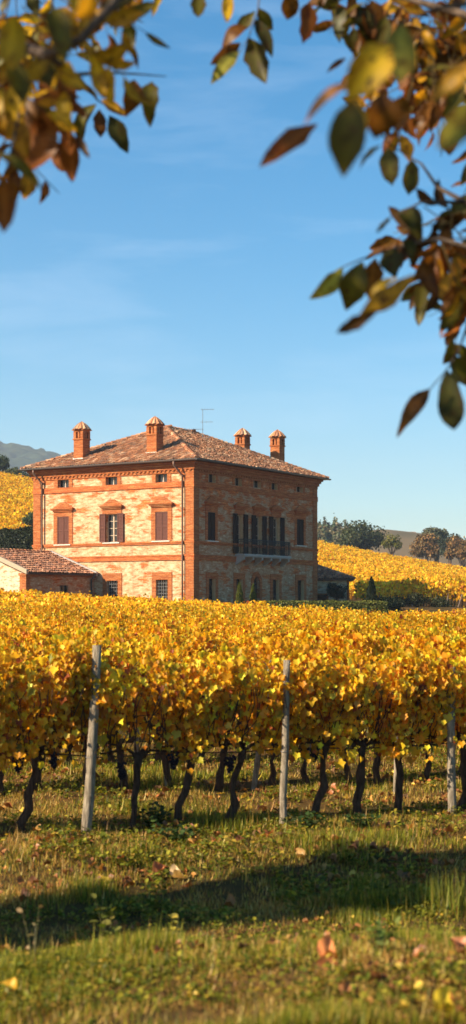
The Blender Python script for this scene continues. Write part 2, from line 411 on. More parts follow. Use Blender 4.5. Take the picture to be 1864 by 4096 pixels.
# frieze of bare brick above the attic windows
# roof
OV=.66; RUN=(L1+2*OV)/2; EZ=WT+.10; RISE=3.27
def tile_slope(mb,org,sd,td,run,rise,ok,slen,pal,r,w=.235,c=.40):
    """barrel tiles on one slope; s along the eave, t inwards"""
    org=Vector(org); sd=Vector(sd); td=Vector(td); sl=math.hypot(run,rise); up=(td*run+Vector((0,0,rise)))/sl; nr=sd.cross(up).normalized()
    if nr.z<0: nr=-nr
    ns=int(slen/w); nt_=int(sl/c)+1
    for i in range(ns+1):
        for j in range(nt_):
            s=(i+.5)*w+r.normal(0,.012); t0=j*c-.05+r.normal(0,.03); th=(t0+c*.5)*run/sl
            if not ok(s,th): continue
            t1=min(t0+c*1.22,sl); base=pal[r.integers(len(pal))]; mb.tint=tuple(np.clip(np.array(base)*(1+r.normal(0,.16)),.01,.9))
            sk=r.normal(0,.018); lift=.035+abs(r.normal(0,.014)); vs=[]
            for tt,ss,ra,lf in ((t0,s,w*.54,lift+.03),(t1,s+sk,w*.44,lift*.4)):
                for a in np.linspace(0,pi,5): vs.append(org+sd*(ss-ra*cos(a))+up*tt+nr*(lf-.03+ra*.72*sin(a)))
            for a in np.linspace(0,pi,5): vs.append(org+sd*(s-w*.42*cos(a))+up*(t0+.002)+nr*(lift-.03+w*.40*sin(a)))
            mb.add(vs,[(k,k+1,6+k,5+k) for k in range(4)]+[(k+1,k,10+k,11+k) for k in range(4)])
PAL=[(.42,.18,.085),(.34,.135,.065),(.50,.26,.135),(.27,.125,.07),(.55,.33,.19),(.23,.13,.085),(.38,.155,.07),(.47,.21,.10)]
def ridge_tiles(mb,p,q,r,rad=.17):
    p=Vector(p); q=Vector(q); n=int((q-p).length/.38); t=(q-p).normalized(); side=Vector((t.y,-t.x,0)).normalized(); up=side.cross(t); 
    if up.z<0: up=-up
    for k in range(n+1):
        a=p+t*(k*.38); b=a+t*.46; mb.tint=tuple(np.array(PAL[r.integers(len(PAL))])*(1.1+r.normal(0,.12))); jx=r.normal(0,.012); vs=[]
        for c_,ra,l in ((a,rad*1.1,.05),(b,rad*.92,.02)):
            for an in np.linspace(-.3,pi+.3,7): vs.append(c_+side*(ra*cos(an)+jx)+up*(l+ra*sin(an)*.8))
        mb.add(vs,[(i,i+1,8+i,7+i) for i in range(6)]+[tuple(range(7))])
r=np.random.default_rng(3); mb=MB()
x0,x1,y0,y1=-OV,L2+OV,-OV,L1+OV; W=y1-y0; LL=x1-x0
P1=(x0+RUN,y0+RUN,EZ+RISE); P2=(x1-RUN,y0+RUN,EZ+RISE)
mb.tint=(.10,.06,.045); zz=-.03
E=[(x0,y0,EZ+zz),(x1,y0,EZ+zz),(x1,y1,EZ+zz),(x0,y1,EZ+zz)]; q1=(*P1[:2],P1[2]+zz); q2=(*P2[:2],P2[2]+zz)
mb.quad(E[0],E[1],q2,q1); mb.quad(E[1],E[2],q2); mb.quad(E[2],E[3],q1,q2); mb.quad(E[3],E[0],q1)
mb.quad(*[(a,b,EZ-.09) for a,b,_ in E])
tri=lambda n: (lambda s,t: t-.08<=s<=n-t+.08 and t<RUN)
tile_slope(mb,(x0,y0,EZ),(0,1,0),(1,0,0),RUN,RISE,tri(W),W,PAL,r)
tile_slope(mb,(x0,y0,EZ),(1,0,0),(0,1,0),RUN,RISE,tri(LL),LL,PAL,r)
tile_slope(mb,(x1,y0,EZ),(0,1,0),(-1,0,0),RUN,RISE,tri(W),W,PAL,r)
tile_slope(mb,(x0,y1,EZ),(1,0,0),(0,-1,0),RUN,RISE,tri(LL),LL,PAL,r)
for a,b in (((x0,y0,EZ),P1),((x0,y1,EZ),P1),((x1,y0,EZ),P2),((x1,y1,EZ),P2),(P1,P2)): ridge_tiles(mb,a,b,r)
roof=mb.build('roof',M['tile'],villa)

def roofz(x,y): return EZ+RISE/RUN*min(x-x0,x1-x,y-y0,y1-y)
def chimney(x,y,top):
    """top = local height of the cap's apex"""
    h=.41; zb=roofz(x,y)-.6; zl=top-1.14; zc=top-.56
    ch=MB(); ch.box(x-h,x+h,y-h,y+h,zb,zl-.09); ch.box(x-h-.06,x+h+.06,y-h-.06,y+h+.06,zl-.09,zl)
    # lantern: corner piers and middle piers, dark flue inside
    for sx in (-1,0,1):
        for sy in (-1,0,1):
            if sx==0 and sy==0: continue
            px_,py_=x+sx*(h-.10),y+sy*(h-.10); w=.115 if sx*sy else .07
            ch.box(px_-w,px_+w,py_-w,py_+w,zl+.001,zc-.10)
    ch.box(x-h-.005,x+h+.005,y-h-.005,y+h+.005,zc-.099,zc); ch.box(x-h-.10,x+h+.10,y-h-.10,y+h+.10,zc+.002,zc+.06)
    o=ch.build('chimney',M['brick'],roof)
    d=MB(); d.box(x-.24,x+.24,y-.24,y+.24,zl+.002,zc-.102); d.build('flue',M['dark'],o)
    fl=MB(); fl.box(x-h-.05,x+h+.05,y-h-.05,y+h+.05,zb,roofz(x-h-.05,y)+ .12 if x<5 and y-y0>x-x0 else roofz(x,y-h-.05)+.12); fl.build('flashing',M['lime'],o)
    # domed cap of radiating tiles
    cp=MB(); n=12; prof=[(0,.60),(.16,.42),(.36,.19),(.56,.0)]
    rr=np.random.default_rng(int(x*10)+int(y))
    for k in range(n):
        cp.tint=tuple(np.array(PAL[rr.integers(len(PAL))])*1.25)
        a=2*pi*k/n; wv=2*pi/n
        vs=[]
        for dz,(up_,ra) in enumerate([(.56,.05),(.45,.22),(.28,.40),(.08,.56),(.02,.62)]):
            for t in np.linspace(-.5,.5,5):
                an=a+t*wv; rad=ra*(1+.12*cos(t*pi)); vs.append((x+rad*cos(an),y+rad*sin(an),zc+.05+up_-.02+.05*cos(t*pi)))
        cp.add(vs,[(i*5+j,i*5+j+1,i*5+6+j,i*5+5+j) for i in range(4) for j in range(4)])
    cp.tint=(.3,.15,.09); cp.tube([(x,y,zc+.5),(x,y,zc+.67)],[.09,.03],8)
    cp.build('cap',M['tile'],o)
def solve_roof(x,y,plane):
    """point where the line of sight of a photo pixel meets a roof plane"""
    dx,dz=(x-CX)/F,(CY-y)/F
    lo,hi=80,130
    best=None
    for k in range(2000):
        Y=lo+(hi-lo)*k/2000; X=dx*Y; Z=CAMZ+dz*Y-VZ
        lx=(X-VX)*EX[0]+(Y-VY)*EX[1]; ly=(X-VX)*EY[0]+(Y-VY)*EY[1]
        t=lx-x0 if plane==1 else ly-y0
        e=abs(EZ+RISE/RUN*t-Z)
        if best is None or e<best[0]: best=(e,lx,ly,Y)
    return best[1:]
cA=solve_roof(313,1838,1); cB=solve_roof(606,1815,1); cD=solve_roof(1128,1838,2)
def apex(Y,y): return CAMZ+(CY-y)/F*Y-VZ
chimney(cA[0]+.41,cA[1],apex(cA[2],1689)); chimney(cB[0]+.41,cB[1],apex(cB[2],1668)); chimney(cD[0],cD[1]+.41,apex(cD[2],1722))
# fourth chimney stands on the far slope, behind the hip
xc=14.4; 
best=min(((abs((VX+EX[0]*xc+EY[0]*yy)/(VY+EX[1]*xc+EY[1]*yy)-(970-CX)/F),yy) for yy in np.linspace(2,12,400)))[1]
Yc=VY+EX[1]*xc+EY[1]*best
chimney(xc,best,apex(Yc,1717))

# gutters and downpipes
def gut(name,p,q,out):
    mb=MB(); p=Vector(p); q=Vector(q); o=Vector(out); n=7
    prof=[(.11*cos(a),.10*sin(a)) for a in np.linspace(pi,2*pi,n)]
    vs=[pt+o*c+Vector((0,0,s)) for pt in (p,q) for c,s in prof]+[pt+o*c*.8+Vector((0,0,s*.8+.01)) for pt in (p,q) for c,s in prof]
    f=[(i,i+1,n+i+1,n+i) for i in range(n-1)]; mb.add(vs,f+[tuple(k+2*n for k in g) for g in f]+[(0,n,3*n,2*n),(n-1,2*n-1,4*n-1,3*n-1)]+[tuple(range(n)),tuple(range(n,2*n))])
    mb.build(name,M['gutter'],villa,True)
gut('gutter',(x0-.07,y0-.13,EZ),(x0-.07,y1+.15,EZ),(1,0,0)); gut('gutter',(x0-.16,y0-.07,EZ-.004),(x1+.16,y0-.07,EZ-.004),(0,1,0))
for px_ in (174,735):
    a=f1(px_,2000)[0]; mb=MB(F1)
    mb.tube([(a+.35,OV+.05,EZ-.08),(a+.35,OV+.03,EZ-.35),(a+.12,.40,EZ-.75),(a,.17,EZ-1.05),(a,.17,3),(a,.17,-2)],.065,8)
    for z in (EZ-1.1,6.6,3.3,.6): mb.tube([(a,.17,z),(a,.17,z+.06)],.085,8)
    mb.box(a-.03,a+.26,.06,.15,EZ-1.02,EZ-.93)
    mb.build('downpipe',M['pipe'],villa,True)

# ---- windows
def louvre(mb,a0,a1,d0,d1,z0,z1):
    """a shutter leaf: frame with slanting slats"""
    fr=.055; mb.box(a0,a0+fr,d0,d1,z0,z1); mb.box(a1-fr,a1,d0,d1,z0,z1)
    for z in (z0,(z0+z1)/2-.03,z1-.06): mb.box(a0+fr,a1-fr,d0+.002,d1-.002,z,z+.06)
    n=int((z1-z0)/.095)
    for k in range(n):
        z=z0+.06+k*(z1-z0-.08)/n
        mb.add([(a0+fr,d1-.006,z),(a1-fr,d1-.006,z),(a1-fr,d0+.006,z+.07),(a0+fr,d0+.006,z+.07)],[(0,1,2,3)])
    mb.quad((a0+fr,d0+.004,z0),(a1-fr,d0+.004,z0),(a1-fr,d0+.004,z1),(a0+fr,d0+.004,z1))
def surround(fm,win,o,w=.22,top=.35,sides=True,bottom=False):
    a0,a1,z0,z1=o; mb=MB(fm); mb.box(a0-w,a1+w,-.01,.045,z1+.001,z1+top)
    if sides: mb.box(a0-w,a0-.001,-.01,.042,z0,z1); mb.box(a1+.001,a1+w,-.01,.042,z0,z1)
    mb.build('surround',M['brick' if fm is F1 else 'dress'],win)
def hood(fm,win,o,zc,flat=False,apex_h=.42,w=.48):
    """moulded brick cornice with a low gabled cap above a window"""
    a0,a1=o[0]-w,o[1]+w; mb=MB(fm); m=(a0+a1)/2
    mb.box(a0+.14,a1-.14,-.01,.13,zc-.10,zc-.001); mb.box(a0+.05,a1-.05,-.012,.21,zc,zc+.08); mb.box(a0,a1,-.014,.27,zc+.081,zc+.15)
    if not flat: mb.prism([(a0+.05,zc+.151),(a1-.05,zc+.151),(m+.22,zc+.15+apex_h),(m-.22,zc+.15+apex_h)],-.01,.09)
    mb.build('hood',M['brick' if fm is F1 else 'dress'],win)
def lining(fm,win,o,d=-.235):
    for p,q in ((o[1]-.02,o[1]-.002),(o[0]+.002,o[0]+.02)): mb=MB(fm); mb.box(p,q,d,.02,o[2],o[3]); mb.build('reveal',M['reveal'],win)
def sash(fm,o,d=-.20,cols=2,rows=3,fw=.055,m='frame'):
    a0,a1,z0,z1=o; mb=MB(fm); t=.05
    mb.box(a0,a0+fw,d-t,d,z0,z1); mb.box(a1-fw,a1,d-t,d,z0,z1); mb.box(a0+fw,a1-fw,d-t,d-.002,z0,z0+fw); mb.box(a0+fw,a1-fw,d-t,d-.002,z1-fw,z1)
    for k in range(1,cols): a=a0+(a1-a0)*k/cols; mb.box(a-fw*.8,a+fw*.8,d-t+.01,d+.012,z0+fw,z1-fw)
    for k in range(1,rows): z=z0+(z1-z0)*k/rows; mb.box(a0+fw,a1-fw,d-t+.012,d-.006,z-.018,z+.018)
    win=mb.build('window',M[m],villa)
    g=MB(fm); g.quad((a0,d-.03,z0),(a1,d-.03,z0),(a1,d-.03,z1),(a0,d-.03,z1)); g.build('pane',M['glass'],win)
    return win
def sill(fm,win,o,w=.22,th=.07):
    mb=MB(fm); mb.box(o[0]-w,o[1]+w,-.2,.17,o[2]-th,o[2]-.002); mb.build('sill',M['stone'],win)
for o in attic1:
    w=sash(F1,o,-.24,2,1,.03); surround(F1,w,o,.30,.2); 
    c=MB(F1); a=(o[0]+o[1])/2; c.quad((a-.05,-.262,o[2]+.06),(a+.10,-.262,o[2]+.06),(a+.02,-.262,o[3]-.1),(a-.02,-.262,o[3]-.1)); c.build('curtain',M['curtain'],w)
for o in attic2: 
    w=sash(F2,o,-.24,2,1,.03); surround(F2,w,o,.28,.18); lining(F2,w,o)
def pair(fm,o,win,m,d0=-.03,d1=.02):
    a0,a1,z0,z1=o; h=(a0+a1)/2
    for p,q in ((a0+.01,h-.006),(h+.006,a1-.01)):
        s=MB(fm); louvre(s,p,q,d0,d1,z0+.01,z1-.01); s.build('shutter',M[m],win)
def openleaf(fm,o,win,m,z0,z1,w=None,d=.07):
    a0,a1=o[0],o[1]; w=w or (a1-a0)/2
    for p,q in ((a0-w-.02,a0-.02),(a1+.02,a1+w+.02)):
        s=MB(fm); louvre(s,p,q,d,d+.055,z0,z1); s.build('shutter',M[m],win)
hz1=[f1(253,2042)[1],f1(447,2031)[1],f1(646,2022)[1]]
for k,o in enumerate(mid1):
    w=sash(F1,o,-.2,2,4); surround(F1,w,o,.33,hz1[k]-o[3]-.10); hood(F1,w,o,hz1[k]); sill(F1,w,o)
    if k==1: openleaf(F1,o,w,'shutter',o[2]+.02,o[3]+.03,.50)
    else: pair(F1,o,w,'shutter')
for o in gnd1:
    w=sash(F1,o,-.24,2,3,.04,'shutter_dark'); surround(F1,w,o,.34,.52); sill(F1,w,o,.1)
    g=MB(F1)
    for k in range(1,5): a=o[0]+(o[1]-o[0])*k/5; g.tube([(a,-.06,o[2]),(a,-.06,o[3])],.016,5)
    for k in range(1,6): z=o[2]+(o[3]-o[2])*k/6; g.tube([(o[0],-.08,z),(o[1],-.08,z)],.016,5)
    g.build('grille',M['grille'],w)
for k,o in enumerate(mid2):
    zc=f2((844,1202)[k],(2018,2051)[k])[1]
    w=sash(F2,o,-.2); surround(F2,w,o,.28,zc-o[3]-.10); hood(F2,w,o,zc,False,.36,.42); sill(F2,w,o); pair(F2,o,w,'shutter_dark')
for k,o in enumerate(doors2):
    zc=f2((957,1033,1104)[k],(2031,2037,2042)[k])[1]
    w=sash(F2,o,-.24,2,4,.11); surround(F2,w,o,.20,zc-o[3]-.10,False); lining(F2,w,o); hood(F2,w,o,zc,False,.22,.42)
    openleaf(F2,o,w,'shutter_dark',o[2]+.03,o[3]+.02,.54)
    c=MB(F2); c.quad((o[0]+.02,-.262,o[2]),(o[0]+.22,-.262,o[2]),(o[0]+.16,-.262,o[3]-.1),(o[0]+.02,-.262,o[3]-.1)); c.build('curtain',M['curtain'],w)
for o in gnd2:
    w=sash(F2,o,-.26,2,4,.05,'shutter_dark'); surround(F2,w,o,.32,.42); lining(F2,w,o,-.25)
# arched door
o=arch; mb=MB(F2); mb.box(o[0]+.03,ac-.01,-.25,-.20,.02,spring); mb.box(ac+.01,o[1]-.03,-.25,-.20,.02,spring)
for k in range(4): mb.box(o[0]+.12,ac-.10,-.205,-.185,.25+k*.55,.62+k*.55); mb.box(ac+.10,o[1]-.12,-.205,-.185,.25+k*.55,.62+k*.55)
door=mb.build('door',M['shutter_dark'],villa); door['label']='dark double door under a brick arch'
g=MB(F2); g.quad(*[(a,-.22,z) for a,z in ap]); g.build('fanlight',M['glass'],door)
s=MB(F2); n=13
for i in range(n-1):
    t0,t1=pi*i/(n-1),pi*(i+1)/(n-1); e=.012
    pin=lambda t,k: (ac-(aw+k)*cos(t), spring+(aw*1.25+k)*sin(t))
    s.prism([pin(t0+e,.003),pin(t1-e,.003),pin(t1-e,.34),pin(t0+e,.34)],-.01,.05)
s.box(o[0]-.32,o[0]-.003,-.01,.045,0,spring); s.box(o[1]+.003,o[1]+.32,-.01,.045,0,spring)
s.build('surround',M['dress'],door)

# balcony on corbels
bx0=f2(938,2228)[0]+.02; bx1=f2(1128,2230)[0]; BD=.80
mb=MB(F2); mb.box(bx0,bx1,.0,BD,SLABZ,SLABZ+.15); mb.box(bx0+.04,bx1-.04,.01,BD-.06,SLABZ-.07,SLABZ-.001)
balc=mb.build('balcony',M['balcony_stone'],villa,bevel=.012)
for k in range(6):
    a=bx0+.06+(bx1-bx0-.34)*k/5; c=MB(F2)
    poly=[(.0,SLABZ-.071),(BD-.12,SLABZ-.071),(BD-.12,SLABZ-.22),(BD-.32,SLABZ-.34),(.20,SLABZ-.52),(.0,SLABZ-.62)]
    vs=[(a,d,z) for d,z in poly]+[(a+.22,d,z) for d,z in poly]; m=len(poly)
    c.add(vs,[tuple(range(m)),tuple(range(2*m-1,m-1,-1))]+[(i,(i+1)%m,m+(i+1)%m,m+i) for i in range(m)])
    c.build('corbel',M['balcony_stone'],balc)
rl=MB(F2); rh=1.02; zb=SLABZ+.15
def rail(p,q):
    p=Vector(p); q=Vector(q); n=int((q-p).length/.115)
    for z in (.06,rh-.16,rh): rl.tube([p+Vector((0,0,z)),q+Vector((0,0,z))],.022 if z==rh else .013,5)
    for k in range(n+1):
        b=p+(q-p)*(k/n); rl.tube([b+Vector((0,0,.06)),b+Vector((0,0,rh))],.026 if k%9==0 else .012,5)
        if k<n:                                            # little scrolls under the handrail
            c_=b+(q-p)*(.5/n); rl.tube([c_+(q-p).normalized()*(.045*cos(t))+Vector((0,0,rh-.08+.05*sin(t))) for t in np.linspace(0,2*pi,8)],.007,4)
rail((bx0+.06,BD-.07,zb),(bx1-.06,BD-.07,zb)); rail((bx0+.06,.03,zb),(bx0+.06,BD-.10,zb)); rail((bx1-.06,.03,zb),(bx1-.06,BD-.10,zb))
rl.build('railing',M['iron'],balc)

# aerial on the roof
aY=106.0; aX=(811-CX)/F*aY; lx=(aX-VX)*EX[0]+(aY-VY)*EX[1]; ly=(aX-VX)*EY[0]+(aY-VY)*EY[1]; ztop=apex(aY,1637)
ant=empty('roof_aerial',(aX,aY,VZ+roofz(lx,ly)),0,'thin metal television aerial on the villa ridge','aerial')
h=ztop-roofz(lx,ly)
mb=MB(); mb.tube([(0,0,-.3),(0,0,h)],.022,6); mb.build('mast',M['steel'],ant)
for z,xa,xb,ticks in ((h-.02,-.15,.85,5),(h-.95,-.2,.75,3),(h-1.5,-1.4,.05,9),(h-2.1,-.25,.55,3)):
    mb=MB(); mb.tube([(xa,0,z),(xb,0,z+.02)],.015,5)
    for k in range(ticks): x=xa+(xb-xa)*(k+.5)/ticks; mb.tube([(x,-.25,z+.01),(x,.25,z+.01)],.008,4); mb.tube([(x,0,z-.07),(x,0,z+.09)],.009,4)
    mb.build('antenna_element',M['steel'],ant)

# ------------------------------------------------------------------ low wing to the left
wing=empty('side_wing',(VX,VY,VZ),VROT,'low plastered farm wing with tiled gable roof left of the villa','outbuilding')
wx0,wy0,wy1=-7.35,8.22,15.65; we=2.30; wr=we+1.42; wm=(wy0+wy1)/2
wo=[]
dpx=[(238,271,2341,2370)]
def fw(x,y):                                     # on the wing's shaded long wall (local y = wy0)
    r_=(x-CX)/F; ox,oy=VX+EY[0]*wy0,VY+EY[1]*wy0
    b=(r_*oy-ox)/(EX[0]-EX[1]*r_); return b, CAMZ+(CY-y)/F*(oy+EX[1]*b)-VZ
wa0,wz1=fw(238,2341); wa1,_=fw(272,2341)
mbw=MB(lambda a,d,z:(a+wx0,wy0-d,z)); facade(mbw,-wx0,-2.2,we,[(wa0-wx0,wa1-wx0,wz1-.62,wz1)],.25); mbw.build('long_wall',M['wall_shade'],wing)
mb=MB(); mb.add([(wx0,wy0,-2.2),(wx0,wy1,-2.2),(wx0,wy1,we),(wx0,wm,wr),(wx0,wy0,we)],[(0,1,2,3,4)]); mb.build('gable_wall',M['wall_plain'],wing)
mb=MB(); mb.quad((wx0,wy1,-2.2),(0,wy1,-2.2),(0,wy1,we),(wx0,wy1,we)); mb.build('rear_wall',M['wall_plain'],wing)
mb=MB(); mb.box(wx0-.04,wx0+.40,wy0-.045,wy0+.5,-2.2,we-.22); mb.box(wx0-.10,wx0+.46,wy0-.10,wy0+.56,we-.218,we-.06); mb.build('quoin',M['brick'],wing)
mb=MB(); mb.box(wx0+.47,-.02,wy0-.10,wy0+.01,we-.22,we-.03); mb.build('cornice',M['brick'],wing)
r=np.random.default_rng(8); mb=MB(); ov=.36; wrun=wm-wy0+ov; wrise=wr-we+.15; ze=we-.02
mb.tint=(.09,.055,.04); xl=wx0-.30
mb.quad((xl,wy0-ov,ze-.02),(0,wy0-ov,ze-.02),(0,wm,ze+wrise-.02),(xl,wm,ze+wrise-.02)); mb.quad((xl,wy1+ov,ze-.02),(0,wy1+ov,ze-.02),(0,wm,ze+wrise-.02),(xl,wm,ze+wrise-.02))
mb.quad((xl,wy0-ov,ze-.10),(0,wy0-ov,ze-.10),(0,wm,ze+wrise-.10),(xl,wm,ze+wrise-.10)); mb.quad((xl,wy0-ov,ze-.1),(0,wy0-ov,ze-.1),(0,wy0-ov,ze-.02),(xl,wy0-ov,ze-.02))
PALW=[(.48,.20,.10),(.38,.16,.09),(.30,.14,.085),(.54,.27,.15),(.24,.13,.09),(.44,.21,.12)]
tile_slope(mb,(xl,wy0-ov,ze),(1,0,0),(0,1,0),wrun,wrise,lambda s,t:t<wrun,-xl,PALW,r)
tile_slope(mb,(xl,wy1+ov,ze),(1,0,0),(0,-1,0),wrun,wrise,lambda s,t:t<wrun,-xl,PALW,r)
ridge_tiles(mb,(xl,wm,ze+wrise),(-.3,wm,ze+wrise),r,.14)
wroof=mb.build('roof',M['tile'],wing)
sl=math.hypot(wrun,wrise)
for xx,mt_,wd in ((xl-.10,'verge',.20),(-.34,'balcony_stone',.20)):          # stone verges along both gables
    mb=MB()
    for ys_,yd in ((wy0-ov-.03,1),(wy1+ov+.03,-1)):
        z_=ze-.12
        vs=[(x_,y_,zq) for x_ in (xx,xx+wd) for (y_,zq) in ((ys_,z_),(ys_,z_+.30),(wm,z_+wrise),(wm,z_+wrise+.30))]
        mb.add(vs,[(0,1,3,2),(4,6,7,5),(0,4,5,1),(1,5,7,3),(2,3,7,6),(0,2,6,4)])
    mb.build('verge',M[mt_],wing,bevel=.02)
mb=MB(lambda a,d,z:(a,wy0-d,z)); mb.box(wa0,wa1,-.2,-.17,wz1-.62,wz1); w=mb.build('window',M['glass'],wing)
fr=MB(lambda a,d,z:(a,wy0-d,z)); fr.box(wa0,wa0+.05,-.17,-.12,wz1-.62,wz1); fr.box(wa1-.05,wa1,-.17,-.12,wz1-.62,wz1); fr.box(wa0,wa1,-.16,-.125,wz1-.05,wz1-.002); fr.box((wa0+wa1)/2-.02,(wa0+wa1)/2+.02,-.168,-.13,wz1-.62,wz1); fr.build('frame',M['shutter_dark'],w)
mb=MB(); mb.tube([(-.5,wy0-ov-.05,ze-.05),(-.5,wy0-.10,ze-.35),(-.5,wy0-.10,-2)],.055,8); mb.build('downpipe',M['gutter'],wing,True)

# low outbuilding beyond the villa's far corner
AW=7.2; AD=6.0; AR=R(-3)
ann=empty('rear_annex',(9.12,112.6,VZ),AR,'small grey plastered outbuilding with tiled roof right of the villa','outbuilding')
ae=2.15
mb=MB(); mb.box(-AW,0,0,AD,-2.0,ae); mb.build('wall',M['wall_plain'],ann)
mb=MB(); mb.box(-.16,.03,-.03,.20,-2.0,ae-.01); mb.build('quoin',M['brick'],ann)
mb=MB(); mb.box(-2.55,-1.72,-.03,-.003,-1.5,.95); o=mb.build('door',M['shutter_dark'],ann)
mb=MB(); mb.box(-2.67,-2.551,-.05,-.001,-1.5,1.07); mb.box(-1.719,-1.60,-.05,-.001,-1.5,1.07); mb.box(-2.55,-1.72,-.048,-.001,.951,1.07); mb.build('frame',M['brick'],o)
r=np.random.default_rng(9); mb=MB(); ov=.42; hw=AD/2+ov; rz=1.28; z=ae+.06; ax0,ax1,ay0,ay1=-AW,0,0,AD
e=[(ax0-ov,ay0-ov),(ax1+ov,ay0-ov),(ax1+ov,ay1+ov),(ax0-ov,ay1+ov)]; rb=(ax1+ov-hw,AD/2); ra=(ax0-ov+hw,AD/2)
mb.tint=(.09,.055,.045)
dz=-.02; mb.quad((*e[0],z+dz),(*e[1],z+dz),(*rb,z+rz+dz),(*ra,z+rz+dz)); mb.quad((*e[1],z+dz),(*e[2],z+dz),(*rb,z+rz+dz)); mb.quad((*e[2],z+dz),(*e[3],z+dz),(*ra,z+rz+dz),(*rb,z+rz+dz)); mb.quad((*e[3],z+dz),(*e[0],z+dz),(*ra,z+rz+dz))
mb.quad(*[(a,b,z-.12) for a,b in e])
for a,b in zip(e,e[1:]+e[:1]): mb.quad((*a,z-.12),(*b,z-.12),(*b,z-.02),(*a,z-.02))
la=AW+2*ov
tile_slope(mb,(*e[0],z),(1,0,0),(0,1,0),hw,rz,lambda s,t:t-.08<=s<=la-t+.08 and t<hw,la,PALW,r)
tile_slope(mb,(*e[1],z),(0,1,0),(-1,0,0),hw,rz,lambda s,t:t-.08<=s<=2*hw-t+.08 and t<hw,2*hw,PALW,r)
for p,q in (((*e[0],z),(*ra,z+rz)),((*e[1],z),(*rb,z+rz)),((*ra,z+rz),(*rb,z+rz))): ridge_tiles(mb,p,q,r,.14)
mb.build('roof',M['tile'],ann)

# ------------------------------------------------------------------ vineyard
RA=R(17.5); RD=np.array([cos(RA),sin(RA)]); RN=np.array([-sin(RA),cos(RA)]); R0=np.array([.54,15.66]); GAP=2.95
VPAL=[(.86,.46,.018),(.88,.56,.028),(.80,.37,.014),(.64,.25,.014),(.36,.09,.018),(.50,.39,.024),(.25,.23,.02),(.88,.62,.08)]
VPR=[32,24,20,9,3.5,4,2,5]
def leaf_cloud(n,r,hw=.40,lod=0,z0=1.02,z1=1.90,thick=.30):
    """leaves of one vine, hanging in a hedge-like curtain along x"""
    nc=max(4,int(hw*11)); cx=r.uniform(-hw,hw,nc); ct=r.uniform(.68,1.15,nc); cb=r.uniform(-.20,.28,nc); q=r.integers(nc,size=n); t=r.beta(1.2,1.05,n)*np.where(r.random(n)<.7,ct[q],1)
    x=np.where(r.random(n)<.78,cx[q]+r.normal(0,.060,n)+.05*(t-.5),r.uniform(-hw,hw,n)); ph=r.uniform(0,6.3); z=z0+cb[q]*(1-t)**2+.13*np.sin(x*7+ph)*(1-t)**1.5+(z1-z0)*t+.10*np.sin(x*9+r.uniform(0,6))*t
    z=z+np.where(r.random(n)<.05,r.uniform(.0,.20,n),0)
    low=r.random(n)<.06; z=np.where(low,z0+cb[q]-r.uniform(0,.16,n),z)
    th=thick*(.45+.75*np.sin(np.clip(t,0.02,1)*pi*.80))
    y=np.sign(r.random(n)-.5)*th*np.sqrt(r.random(n))
    pos=np.stack([x,y,z],-1)
    nrm=np.stack([r.normal(0,.55,n),np.sign(y)*1.0+r.normal(0,.5,n),.55+.5*t+r.normal(0,.45,n)],-1)
    tip=np.stack([r.normal(0,.5,n),np.sign(y)*.35+r.normal(0,.3,n),-1+r.normal(0,.35,n)],-1)
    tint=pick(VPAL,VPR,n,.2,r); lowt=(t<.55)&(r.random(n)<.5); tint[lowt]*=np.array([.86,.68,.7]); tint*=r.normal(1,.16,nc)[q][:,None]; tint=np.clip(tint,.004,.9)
    size=np.clip(.053*np.exp(r.normal(0,.38,n)),.022,.125)
    if lod==0: return scatter(VLEAF,VLEAF_F,pos,tip,nrm,size,tint)
    if lod==1: return scatter(DLEAF,DLEAF_F,pos,tip,nrm,size*.95,tint)
    return scatter(QLEAF,QLEAF_F,pos,tip,nrm,size*1.5,tint)
def vine_wood(r,lean,cx0=0):
    """trunk, cordon and canes as separate shapes in the vine's own space; the trunk foot is at the origin"""
    t=MB(); k=7; pts=[]; rad=[]
    for i in range(k):
        s=i/(k-1); pts.append((lean*s+.035*sin(s*5+r.uniform(0,6))*(s>0),.02*sin(s*7+r.uniform(0,3)),-.08+s*.90)); rad.append((.047-.008*s)*(1+r.normal(0,.14))+(.018 if i==0 else 0)+(.020 if i==k-1 else 0))
    t.tube(pts,rad,9)
    top=pts[-1]
    for q in range(5): a=r.uniform(0,6); t.tube([top,(top[0]+.09*cos(a),top[1]+.05*sin(a),top[2]+r.uniform(-.01,.09))],[.042,.022],6)
    c=MB()
    for s in (-1,1): c.tube([(top[0],top[1],top[2]-.02),(top[0]+s*.13,.01,top[2]+.05+r.normal(0,.015)),(top[0]+s*.42,0,top[2]+.03)],[.022,.016,.010],6)
    n=MB()
    for q in range(7):
        x=top[0]+r.uniform(-.38,.38); y=r.normal(0,.05); b=[(x,y*.3,.84)]
        for j in range(1,5): b.append((x+r.normal(0,.03)*j,y*(1+j*.5)+r.normal(0,.02),.84+j*.23))
        n.tube(b,[.006,.005,.005,.004,.003],5)
    for q in range(9):                                     # canes hanging through the face of the leaves
        x=top[0]+r.uniform(-.45,.45); b=[(x,-.05,.88)]
        for j in range(1,5): b.append((b[-1][0]+r.normal(0,.035),-.12-.055*j+r.normal(0,.02),.88+j*.15+r.normal(0,.02)))
        n.tube(b,[.007,.006,.006,.005,.004],5)
    return t,c,n,top
